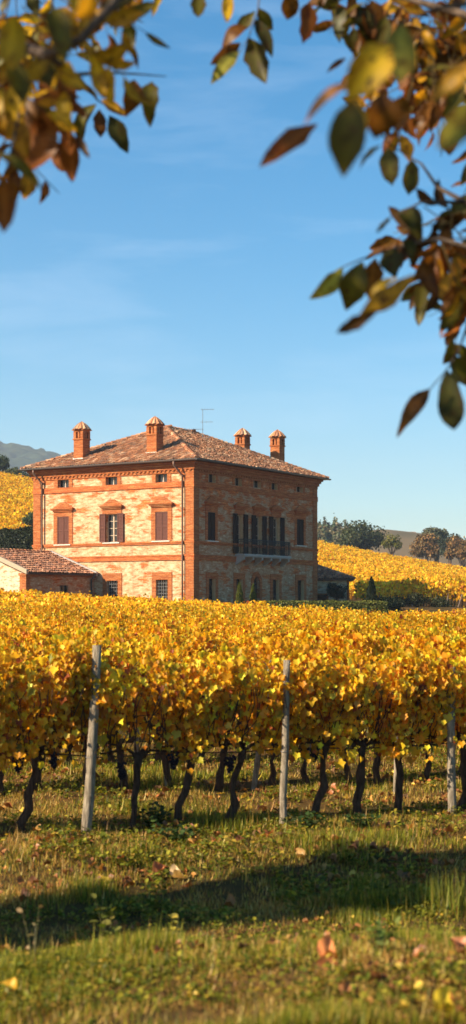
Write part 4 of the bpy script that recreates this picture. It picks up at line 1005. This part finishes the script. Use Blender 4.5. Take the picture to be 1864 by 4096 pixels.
# hedges: clipped boxes of leaves with a dark core
def hedge(name,p,q,w,h,pal,label,n,leaf,seed,z=None,rough=.10):
    r=np.random.default_rng(seed); p=np.array(p,float); q=np.array(q,float); Ln=np.linalg.norm(q-p); t=(q-p)/Ln; nn=np.array([-t[1],t[0]])
    s=r.random(n)*Ln; face=r.choice(3,n,p=[.42,.36,.22]); u=r.uniform(-1,1,n)
    off=np.where(face==0,-w/2,np.where(face==1,u*w/2,w/2)); zz=np.where(face==1,h,h*(.05+.95*r.random(n)))
    bump_=rough*(vnoise(s,zz*1.3,.5,seed)-.4)+r.normal(0,.03,n)
    off=off+np.where(face==0,-bump_,np.where(face==2,bump_,0)); zz=zz+np.where(face==1,bump_,0)
    X=p[0]+t[0]*s+nn[0]*off; Y=p[1]+t[1]*s+nn[1]*off; g=(ground(X,Y) if z is None else np.full(n,z)); pos=np.stack([X,Y,g+zz],-1)
    on=np.where((face==1)[:,None],np.array([[0,0,1.]]),np.where((face==0)[:,None],np.append(-nn,.3)[None],np.append(nn,.3)[None]))
    v=scatter(DLEAF,DLEAF_F,pos,r.normal(0,.7,(n,3)),on+r.normal(0,.45,(n,3)),leaf*r.uniform(.6,1.3,n),pick(pal,[1]*len(pal),n,.25,r))
    o=empty(name,(0,0,0),0,label,'hedge'); o.location=(float(p[0]),float(p[1]),float(ground(*p)))
    v=(v[0]-np.array(o.location),v[1],v[2]); link('foliage',np_mesh('foliage',*v,M['foliage']),o)
    c=MB(); m=12
    for i in range(m):
        a=p+(q-p)*i/m; b=p+(q-p)*(i+1)/m; ga=(float(ground(*a)) if z is None else z); gb=(float(ground(*b)) if z is None else z)
        iw=w/2-.10; vs=[]
        for (e_,g_) in ((a,ga),(b,gb)):
            for sgn,zh in ((-1,-.3),(1,-.3),(1,h-.12),(-1,h-.12)): vs.append((e_[0]+nn[0]*iw*sgn-o.location[0],e_[1]+nn[1]*iw*sgn-o.location[1],g_+zh-o.location[2]))
        c.add(vs,[(0,1,5,4),(1,2,6,5),(2,3,7,6),(3,0,4,7)]+([(0,3,2,1)] if i==0 else [])+([(4,5,6,7)] if i==m-1 else []))
    c.tint=(.02,.03,.012); c.build('dark_core',M['hedgecore'],o); return o  # solid dark box filling the hedge behind its leaves
M['hedgecore']=simple('hedge_inside',(.020,.026,.012),1,.02)
HG=[(.11,.12,.022),(.17,.165,.03),(.07,.08,.016)]
pa=far(1052,2400,92.0); pb=far(1545,2400,92.5)
zt=CAMZ+(CY-2409)/F*92; 
def hz(x,y): return float(ground(x,y))
hedge('clipped_hedge',(pa.x,pa.y),(pb.x,pb.y),1.1,1.75,HG,'long low clipped green hedge in front of the villa at right',15000,.085,1,z=zt-1.75)
ha=far(-60,2120,126.0); hb=far(150,2120,124.0)
zt=CAMZ+(CY-2122)/F*125
hedge('tall_hedge',(ha.x,ha.y),(hb.x,hb.y),1.6,3.4,[(.022,.030,.010),(.032,.040,.014),(.016,.022,.008)],'tall dark shaded hedge left of the villa behind the low wing',9000,.16,2,z=zt-3.4,rough=.3)
# cypresses and bush
def cone_tree(name,x0,x1,ytop,ybot,dep,pal,label,n,leaf,seed,group=None,cat='cypress'):
    b=far((x0+x1)/2,ybot,dep); s=dep/F; h=(ybot-ytop)*s; rad=(x1-x0)/2*s; r=np.random.default_rng(seed)
    o=empty(name,(b.x,b.y,b.z),0,label,cat,group)
    t=r.random(n)**1.1; prof=rad*np.where(t<.12,.75+t*2,1.0-((t-.12)/.88)**1.6)*(1+.12*np.sin(t*23)); a=r.uniform(0,6.3,n); rr=prof*(.75+.3*r.random(n))*(1+.12*np.sin(a*5+t*20))
    pos=np.stack([rr*np.cos(a),rr*np.sin(a),.05*h+t*h*.95],-1); d=np.stack([np.cos(a),np.sin(a),np.full(n,.25)],-1)
    tip=np.stack([np.cos(a)*.35,np.sin(a)*.35,np.ones(n)],-1)+r.normal(0,.25,(n,3))
    link('crown',np_mesh('crown',*scatter(DLEAF*np.array([.6,1,1]),DLEAF_F,pos,tip,d+r.normal(0,.4,(n,3)),leaf*r.uniform(.6,1.3,n),pick(pal,[1]*len(pal),n,.25,r)),M['foliage']),o)
    k=MB(); k.tube([(0,0,-1.2),(0,0,h*.1),(0,0,h*.55),(0,0,h*.9)],[rad*.22,rad*.6,rad*.45,.02],8); k.build('trunk',M['hedgecore'],o,True)  # trunk swells into a solid dark core behind the leaves
CY=CY
cone_tree('small_cypress',942,975,2333,2455,94.6,[(.10,.115,.014),(.075,.09,.012),(.14,.14,.02)],'small green cypress at the left of the arched door, under the window',3200,.10,1,'cypresses by the villa door')
cone_tree('small_cypress',995,1029,2341,2460,95.2,[(.10,.115,.014),(.07,.09,.012),(.14,.135,.02)],'small green cypress standing right in front of the arched door',3200,.10,2,'cypresses by the villa door')
cone_tree('dark_cypress',1462,1510,2311,2450,93.5,[(.014,.022,.010),(.022,.030,.012)],'dark pointed cypress at the right end of the low hedge',4200,.11,3)
b=far(1345,2425,110.5); blob_tree('dark_bush',(b.x,b.y,b.z),1.75,.74,[(.012,.020,.010),(.022,.030,.014)],[2,1],'dark rounded bush against the grey outbuilding wall','bush',n=2600,leaf=.11,trunk=.06,seed=21,zlow=.03,lobes=16)
for px_,rr_,hh_,dd_,lb_ in ((1585,.75,1.0,101,'dark low bush right of the dark cypress, in front of the shaded vines'),(1665,.9,1.2,102,'dark bush between the dark cypress and the right edge, under the shaded vines'),(1760,.8,.95,102,'dark bush nearest the right edge below the shaded vines')):
    b=far(px_,2440,dd_); blob_tree('dark_bush',(b.x,b.y,VZ-.2),hh_,rr_,[(.030,.034,.012),(.045,.045,.016)],[2,1],lb_,'bush',n=1500,leaf=.11,trunk=.05,seed=int(px_),zlow=.03,lobes=12)
b=far(1490,2470,94); 
blob_tree('dark_bush',(b.x+.9,b.y,b.z),1.35,1.0,[(.016,.024,.010),(.026,.034,.014)],[2,1],'dark low bush at the foot of the dark cypress','bush',n=1800,leaf=.11,trunk=.06,seed=22,zlow=.03,lobes=14)

# slim poplar out to the left; its shade lies across the meadow
gx,gy=.2,11.9; dist=11.5
PB=(gx+cos(SUN_AZ)*dist,gy+sin(SUN_AZ)*dist)
lean=np.array([-sin(SUN_AZ+pi),cos(SUN_AZ+pi)])*.21
PB=(PB[0]-lean[0]*6.8,PB[1]-lean[1]*6.8)
def poplar(base,h,rad,label):
    r=np.random.default_rng(77); o=empty('poplar_tree',(base[0],base[1],float(ground(*base))),0,label,'tree'); n=17000
    t=r.random(n); prof=rad*np.clip(np.sin(np.clip(t*.96+.03,0,1)*pi)**.6,.0,1); a=r.uniform(0,6.3,n); rr=prof*np.sqrt(r.random(n))*(1+.25*np.sin(t*31))
    z=1.6+t*(h-1.6); pos=np.stack([rr*np.cos(a)+lean[0]*z,rr*np.sin(a)+lean[1]*z,z],-1)
    link('crown',np_mesh('crown',*scatter(DLEAF,DLEAF_F,pos,r.normal(0,.6,(n,3))-np.array([0,0,.6]),r.normal(0,1,(n,3)),r.uniform(.14,.26,n),pick([(.16,.14,.03),(.10,.11,.025)],[1,1],n,.2,r)),M['foliage']),o)
    k=MB(); k.tube([(0,0,-.3),(lean[0]*h*.4,lean[1]*h*.4,h*.4),(lean[0]*h*.95,lean[1]*h*.95,h*.95)],[.20,.13,.02],9); k.build('trunk',M['bark'],o,True)
poplar(PB,14.5,.95,'slim tall leaning poplar standing out of the picture at the left of the meadow')

# ------------------------------------------------------------------ walnut trees whose branches hang into the picture
def leaflet_arrays(base,tipp,width,tint,r,fold=None,curl=None,face=None):
    """one oval pointed leaflet from base to tip, folded along its midrib"""
    base=np.array(base,float); tipp=np.array(tipp,float); ax=tipp-base; Ln=np.linalg.norm(ax); ax/=Ln
    view=np.array([r.normal(0,.35),-1,r.normal(.1,.35)]) if face is None else np.array(face,float)
    nr=view-ax*view.dot(ax); nr/=np.linalg.norm(nr); sd=np.cross(ax,nr)
    fold=r.uniform(.10,.45) if fold is None else fold; curl=r.normal(.08,.22) if curl is None else curl
    ts=np.array([0,.08,.2,.35,.5,.65,.8,.92,1.0]); ws=np.array([.04,.32,.72,.96,1.0,.90,.62,.27,.0])*.5*width
    V=[];C=[]
    sc=tint*np.array([.8,.62,.6])
    for t,w in zip(ts,ws):
        c=base+ax*Ln*t+nr*(curl*Ln*(t*(1-t)*2-t*t*.6))
        wv=w*(1+.10*r.normal())
        for k in (-1,-.5,0,.5,1):
            V.append(c+sd*wv*k*math.sqrt(1-(fold*abs(k))**2*.5)+nr*(fold*w*abs(k)+.012*width*math.sin(t*19+k*2)))
            e=max(0,(t-.72)/.28)*.7+.35*abs(k)**3; vv_=1.30 if k==0 else (1.12 if int(t*40)%2 else .90); e=min(1,e); C.append(np.clip((tint*(1-e)+sc*e)*vv_,.004,.9) if r.random()<.88 else sc*.8)
    n=len(ts); T=[]
    for i in range(n-1):
        for j in range(4): T.append((i*5+j,i*5+j+1,(i+1)*5+j+1,(i+1)*5+j))
    return np.array(V),np.array(T),np.array(C)
TN={'o':(.105,.090,.012),'d':(.055,.054,.010),'b':(.17,.068,.012),'r':(.24,.080,.014),'y':(.58,.36,.020),'g':(.46,.24,.014),'l':(.34,.31,.050),'p':(.58,.26,.10),'k':(.07,.033,.010)}
def walnut(name,label,trunk,twigs,leaves,fills,seed,crown):
    at=lambda x,y,d_: at0(x,y,d_*1.2)
    r=np.random.default_rng(seed); gz=float(ground(*trunk)); o=empty(name,(trunk[0],trunk[1],gz),0,label,'tree','walnut trees overhanging the picture'); O=np.array([trunk[0],trunk[1],gz])
    L_=[]
    for (xa,ya,xb,yb,w,dep,tk) in leaves:
        dep*=r.uniform(.97,1.03); a=at(xa,ya,dep); b=at(xb,yb,dep*(1+r.normal(0,.012)))
        L_.append(leaflet_arrays(np.array(a),np.array(b),w*D/F*dep*1.2,np.array(TN[tk])*(1+r.normal(0,.12)),r))
    tw=MB(); tw.tint=(.13,.09,.03)
    for (x0_,x1_,y0_,y1_,n,d0,d1,keys,sz) in fills:
        for k in range(n):                                 # compound leaves: a stalk with paired leaflets
            dep=r.uniform(d0,d1); xa=r.uniform(x0_,x1_); ya=r.uniform(y0_,y1_); a=np.array(at(xa,ya,dep)); ang=r.normal(-.1,.9); ln=r.uniform(.16,.30)
            ax=np.array([sin(ang),r.normal(0,.4),-cos(ang)]); ax/=np.linalg.norm(ax); q=a+ax*ln
            tw.tube([tuple(a-O-ax*.05),tuple(a+ax*ln*.5-O+np.array([0,0,.01])),tuple(q-O)],[.003,.0025,.0015],5)
            sd=np.cross(ax,np.array([0,-1,.2])); sd/=np.linalg.norm(sd); tk=keys[r.integers(len(keys))]
            for t in (.35,.7,1.0):
                for s_ in ((-1,1) if t<1 else (0,)):
                    if r.random()<.2: continue
                    d_=sd*s_*.85+ax*.65+r.normal(0,.25,3)+np.array([0,0,-.35]); d_/=np.linalg.norm(d_); ll=sz*r.uniform(.7,1.2); b0=a+ax*ln*t
                    L_.append(leaflet_arrays(b0,b0+d_*ll,ll*r.uniform(.36,.50),np.array(TN[tk if r.random()<.7 else keys[r.integers(len(keys))]])*(1+r.normal(0,.15)),r,face=(r.normal(0,.7),-.7,r.normal(.2,.7))))
    # remaining crown, out of the frame, around the limbs
    cx_,cy_,cz_,cr_,cn=crown
    d=unit(r.normal(0,1,(cn,3))); pos=np.array([cx_,cy_,cz_])+d*cr_*r.random((cn,1))**.4*np.array([1,1,.8])
    uu=np.abs(pos[:,0]/np.maximum(pos[:,1],.3)); vv=(pos[:,2]-CAMZ)/np.maximum(pos[:,1],.3); ok=((uu>.23)|(vv>.52)|(pos[:,1]<.5)); pos=pos[ok]; m=len(pos)
    WL=np.array([(0,0,0),(.22,.35,.05),(.2,.65,.05),(0,1,-.04),(-.2,.65,.05),(-.22,.35,.05)])
    cv=scatter(WL,DLEAF_F,pos,r.normal(0,.6,(m,3))-np.array([0,0,.6]),r.normal(0,1,(m,3)),r.uniform(.14,.22,m),pick([TN['o'],TN['g'],TN['b'],TN['y']],[3,2,2,1],m,.2,r))
    v,t,c=join(L_); link('hanging_leaves',np_mesh('hanging_leaves',v-O,t,c,M['walnut'],True),o)
    link('crown',np_mesh('crown',cv[0]-O,cv[1],cv[2],M['walnut']),o)
    for pl_ in twigs:
        pts=[np.array(at(x,y,d_)) if len(q_)==4 else None for q_ in pl_ for (x,y,d_,_) in [q_]]
        rad=[q_[3] for q_ in pl_]; (b_:=MB()).tube([tuple(p_-O) for p_ in pts],rad,8); b_.build('branch',M['bark'],o,True)
    if len(tw.v): tag(tw.build('leaf_stalks',M['grass'],o),kind='stuff')
    tk=MB(); head=np.array([cx_,cy_,cz_])-O
    tk.tube([(0,0,-.3),(.04,0,.9),(head[0]*.35,head[1]*.35,head[2]*.55),(head[0]*.8,head[1]*.8,head[2]*.95),tuple(head)],[.22,.17,.14,.09,.05],10)
    for pl_ in twigs[:1]:
        e=np.array(at(*pl_[0][:3]))-O; tk.tube([(head[0]*.35,head[1]*.35,head[2]*.55),tuple((np.array([head[0]*.35,head[1]*.35,head[2]*.55])+e)*.5+np.array([0,0,.25])),tuple(e)],[.08,.05,pl_[0][3]],8)
    for q in range(6):
        e=head+unit(r.normal(0,1,(1,3)))[0]*cr_*.8; tk.tube([tuple(head*.8),tuple((head*.8+e)*.5+np.array([0,0,.1])),tuple(e)],[.05,.03,.01],6)
    tk.build('trunk',M['bark'],o,True); return o
left_leaves=[(275,290,322,385,46,5.6,'d'),(242,262,190,358,52,5.5,'o'),(250,275,252,350,34,5.5,'b'),(338,200,320,292,50,5.2,'b'),(382,205,374,312,50,5.2,'o'),(255,250,322,292,26,5.4,'g'),
 (240,108,233,168,44,5.2,'o'),(282,98,302,182,46,5.0,'g'),(308,98,352,168,20,5.0,'b'),(168,318,186,458,64,4.6,'r'),(112,280,82,442,96,4.2,'r'),(190,330,226,405,22,4.6,'k'),(-10,385,115,472,32,3.6,'o'),(10,440,12,585,62,3.4,'r'),
 (60,200,30,330,70,4.2,'y'),(100,190,160,262,56,4.6,'r'),(150,170,190,270,50,4.8,'r'),(40,40,20,180,80,3.4,'y'),(130,20,165,150,66,3.2,'o'),(230,-40,195,60,52,3.0,'g'),(90,120,140,230,60,4.4,'o'),(20,300,70,400,60,4.0,'g'),(150,250,165,330,30,4.8,'b'),(170,-30,215,50,40,3.4,'y'),(20,150,60,260,64,3.9,'o'),(70,250,120,350,60,4.3,'b')]
walnut('walnut_tree','walnut tree whose yellowing leaves hang into the upper left corner',(-3.2,2.7),
 [[(-560,-160,4.7,.05),(-80,60,4.8,.030),(120,140,3.7,.016),(205,98,3.7,.014),(330,-40,3.8,.014)],[(118,138,3.7,.012),(190,188,4.4,.009),(260,182,5.1,.005),(340,186,5.2,.004),(418,192,5.2,.002)],[(195,188,5.0,.006),(245,252,5.4,.004),(300,285,5.4,.002)],[(188,190,5.0,.005),(172,300,4.7,.003)],[(120,135,4.9,.010),(60,230,4.4,.006),(20,420,3.7,.004)]],
 left_leaves,[(-40,185,-50,110,28,4.0,6.0,'gygygyrob',.14),(-40,150,90,230,17,4.0,6.0,'grgygyobr',.13),(-40,60,200,380,6,4.2,5.4,'rgbg',.13),(150,300,-70,-10,8,4.4,5.6,'gob',.14)],41,(-3.3,3.0,6.3,1.7,1500))
right_leaves=[(650,20,686,78,34,5.4,'o'),(642,48,686,142,40,5.4,'d'),(625,95,672,212,62,5.3,'o'),(602,130,530,205,36,5.2,'l'),(606,108,526,165,32,5.3,'b'),(622,68,556,112,38,5.4,'b'),(642,28,580,98,32,5.4,'o'),(500,-25,498,52,40,5.4,'o'),(575,-25,570,66,30,5.2,'y'),(405,-25,384,38,20,5.3,'y'),(346,-30,352,16,22,5.4,'b'),
 (742,-30,720,56,42,5.3,'b'),(778,6,764,106,44,5.2,'r'),(862,15,850,102,42,5.4,'d'),(898,20,936,112,50,5.4,'d'),(835,-20,800,22,30,5.4,'o'),(935,0,950,90,50,5.4,'b'),(970,40,955,130,40,5.4,'o'),
 (1012,58,1000,212,92,3.0,'l'),(985,112,872,246,112,2.9,'y'),(888,205,756,302,28,3.1,'p'),(798,312,652,422,64,3.6,'r'),(886,248,862,446,92,3.0,'o'),(900,255,905,385,52,2.95,'y'),(960,230,950,352,100,3.3,'b'),(1010,240,1000,330,60,4.2,'b'),
 (1190,150,1085,262,58,2.6,'g'),(1230,250,1088,378,80,2.5,'l'),(975,372,986,466,50,5.0,'o'),(1038,402,1025,492,48,5.0,'o'),(960,365,895,425,20,4.0,'o'),(870,145,822,182,16,4.8,'k'),
 (1000,532,1062,595,58,4.6,'d'),(1008,602,1042,662,52,4.6,'d'),(985,545,940,590,14,4.4,'o'),(862,672,785,757,46,4.6,'l'),(912,658,868,782,64,4.4,'o'),(944,648,928,752,50,4.5,'b'),(982,628,992,692,56,4.6,'d'),(1042,690,900,805,56,3.6,'g'),(950,780,845,838,36,3.4,'k'),(1000,700,920,760,34,3.7,'y'),
 (1165,752,1104,842,44,4.9,'o'),(1128,895,1180,970,54,4.9,'d'),(1126,932,1142,1094,78,4.4,'d'),(1082,978,996,1092,40,4.5,'b'),(1060,650,1095,752,44,4.6,'b'),(1085,250,1070,310,34,5.2,'b'),(1030,240,1020,300,30,5.2,'o'),(1145,330,1130,395,30,5.0,'b'),(1160,200,1120,290,40,4.6,'o')]
walnut('walnut_tree','walnut tree with big brown and yellow leaves hanging down the right side',(3.1,4.6),
 [[(1750,-150,4.8,.05),(1300,20,4.9,.030),(1180,40,5.0,.018),(1000,-10,5.2,.012),(780,-30,5.3,.008),(640,-40,5.4,.004),(560,-55,5.4,.003)],[(1300,540,4.6,.016),(1172,510,4.8,.012),(1100,470,4.9,.008),(1060,412,5.0,.005),(985,368,5.0,.003),(890,245,3.4,.003)],[(1172,508,4.8,.008),(1060,508,4.7,.005),(1000,540,4.6,.003)],[(1250,640,4.5,.012),(1100,600,4.6,.008),(1000,622,4.6,.005),(900,655,4.5,.003),(855,675,4.6,.002)],[(1240,760,4.8,.008),(1172,830,4.8,.006),(1150,890,4.7,.004),(1120,935,4.5,.003),(1080,980,4.5,.002)],[(1240,0,3.2,.010),(1100,20,3.1,.007),(1010,60,3.0,.004),(985,112,2.95,.003)],[(655,-30,5.4,.004),(648,30,5.4,.003),(625,95,5.35,.0025),(603,132,5.3,.002)],[(1300,120,2.8,.008),(1190,150,2.65,.004)]],
 right_leaves,[(950,1220,-50,120,40,5.0,6.4,'bkorgbg',.14),(1050,1220,60,230,30,5.0,6.4,'bkorbg',.13),(990,1100,150,240,8,5.0,6.0,'borg',.12),(850,960,-60,0,8,5.2,6.0,'bdo',.14),(1080,1230,530,660,30,4.8,5.8,'brgbok',.14),(1150,1240,690,780,6,4.8,5.6,'bro',.14),(1170,1240,290,500,8,4.8,5.6,'bro',.14)],43,(3.3,4.9,6.0,1.7,1400))

# ------------------------------------------------------------------ haze
m,nt,out=mat('haze'); pv=N(nt,'ShaderNodeVolumePrincipled'); pv.inputs['Color'].default_value=(.80,.90,1,1); pv.inputs['Density'].default_value=.00021; pv.inputs['Anisotropy'].default_value=.2
L(nt,pv.outputs[0],out.inputs['Volume'])
mb=MB(); mb.box(-1180,1180,-12,3130,float(min(GZ.min(),-30))-1,310); hz_=mb.build('haze',m); tag(hz_,'thin bluish autumn haze over the whole landscape','haze',kind='stuff')

# ------------------------------------------------------------------ light, sky, camera
w=bpy.data.worlds.new('World'); SC.world=w; w.use_nodes=True; nt=w.node_tree; nt.nodes.clear()
out=nt.nodes.new('ShaderNodeOutputWorld'); bg=nt.nodes.new('ShaderNodeBackground'); sky=nt.nodes.new('ShaderNodeTexSky')
sky.sky_type='NISHITA'; sky.sun_disc=False; sky.sun_elevation=SUN_EL
sky.sun_rotation=(pi/2-SUN_AZ)%(2*pi); sky.altitude=100; sky.air_density=1.0; sky.dust_density=.6; sky.ozone_density=2.6
# thin cirrus streaks
tc=nt.nodes.new('ShaderNodeTexCoord').outputs['Generated']
cl=noise(nt,mapping(nt,tc,(3.0,2.0,16.0),(.35,.0,.6)),1.6,6,.6,.4)
k=ramp(nt,cl,[(.50,(0,0,0)),(.80,(.16,.16,.16))])
c=mixc(nt,k,sky.outputs[0],(7.2,7.6,8.4))
hs=nt.nodes.new('ShaderNodeHueSaturation'); hs.inputs['Saturation'].default_value=1.50; hs.inputs['Hue'].default_value=.491; hs.inputs['Value'].default_value=1.06; L(nt,c,hs.inputs['Color']); c=hs.outputs[0]
L(nt,c,bg.inputs[0]); bg.inputs[1].default_value=.074; L(nt,bg.outputs[0],out.inputs[0])
sd=bpy.data.lights.new('sun','SUN'); sd.energy=5.0; sd.angle=R(.53); sd.color=(1,.86,.66)
so=bpy.data.objects.new('sun',sd); COL.objects.link(so); so.location=(-20,-10,40)
sdir=Vector((cos(SUN_AZ)*cos(SUN_EL),sin(SUN_AZ)*cos(SUN_EL),sin(SUN_EL))); so.rotation_euler=sdir.to_track_quat('Z','Y').to_euler()
cam=bpy.data.cameras.new('camera'); co=bpy.data.objects.new('camera',cam); COL.objects.link(co); SC.camera=co
co.location=(0,0,CAMZ); co.rotation_euler=(pi/2,0,0); cam.sensor_fit='VERTICAL'; cam.sensor_height=36; cam.lens=36*F/4096; cam.shift_y=(CY-2048)/4096
cam.clip_start=.1; cam.clip_end=8000
cam.dof.use_dof=True; cam.dof.focus_distance=34; cam.dof.aperture_fstop=2.0; cam.dof.aperture_blades=9
SC.view_settings.view_transform='Standard'; SC.view_settings.look='None'; SC.view_settings.exposure=1.2; SC.view_settings.gamma=1
SC.cycles.use_denoising=True; SC.cycles.max_bounces=9; SC.cycles.diffuse_bounces=7; SC.cycles.transmission_bounces=8; SC.cycles.transparent_max_bounces=8; SC.cycles.volume_bounces=0
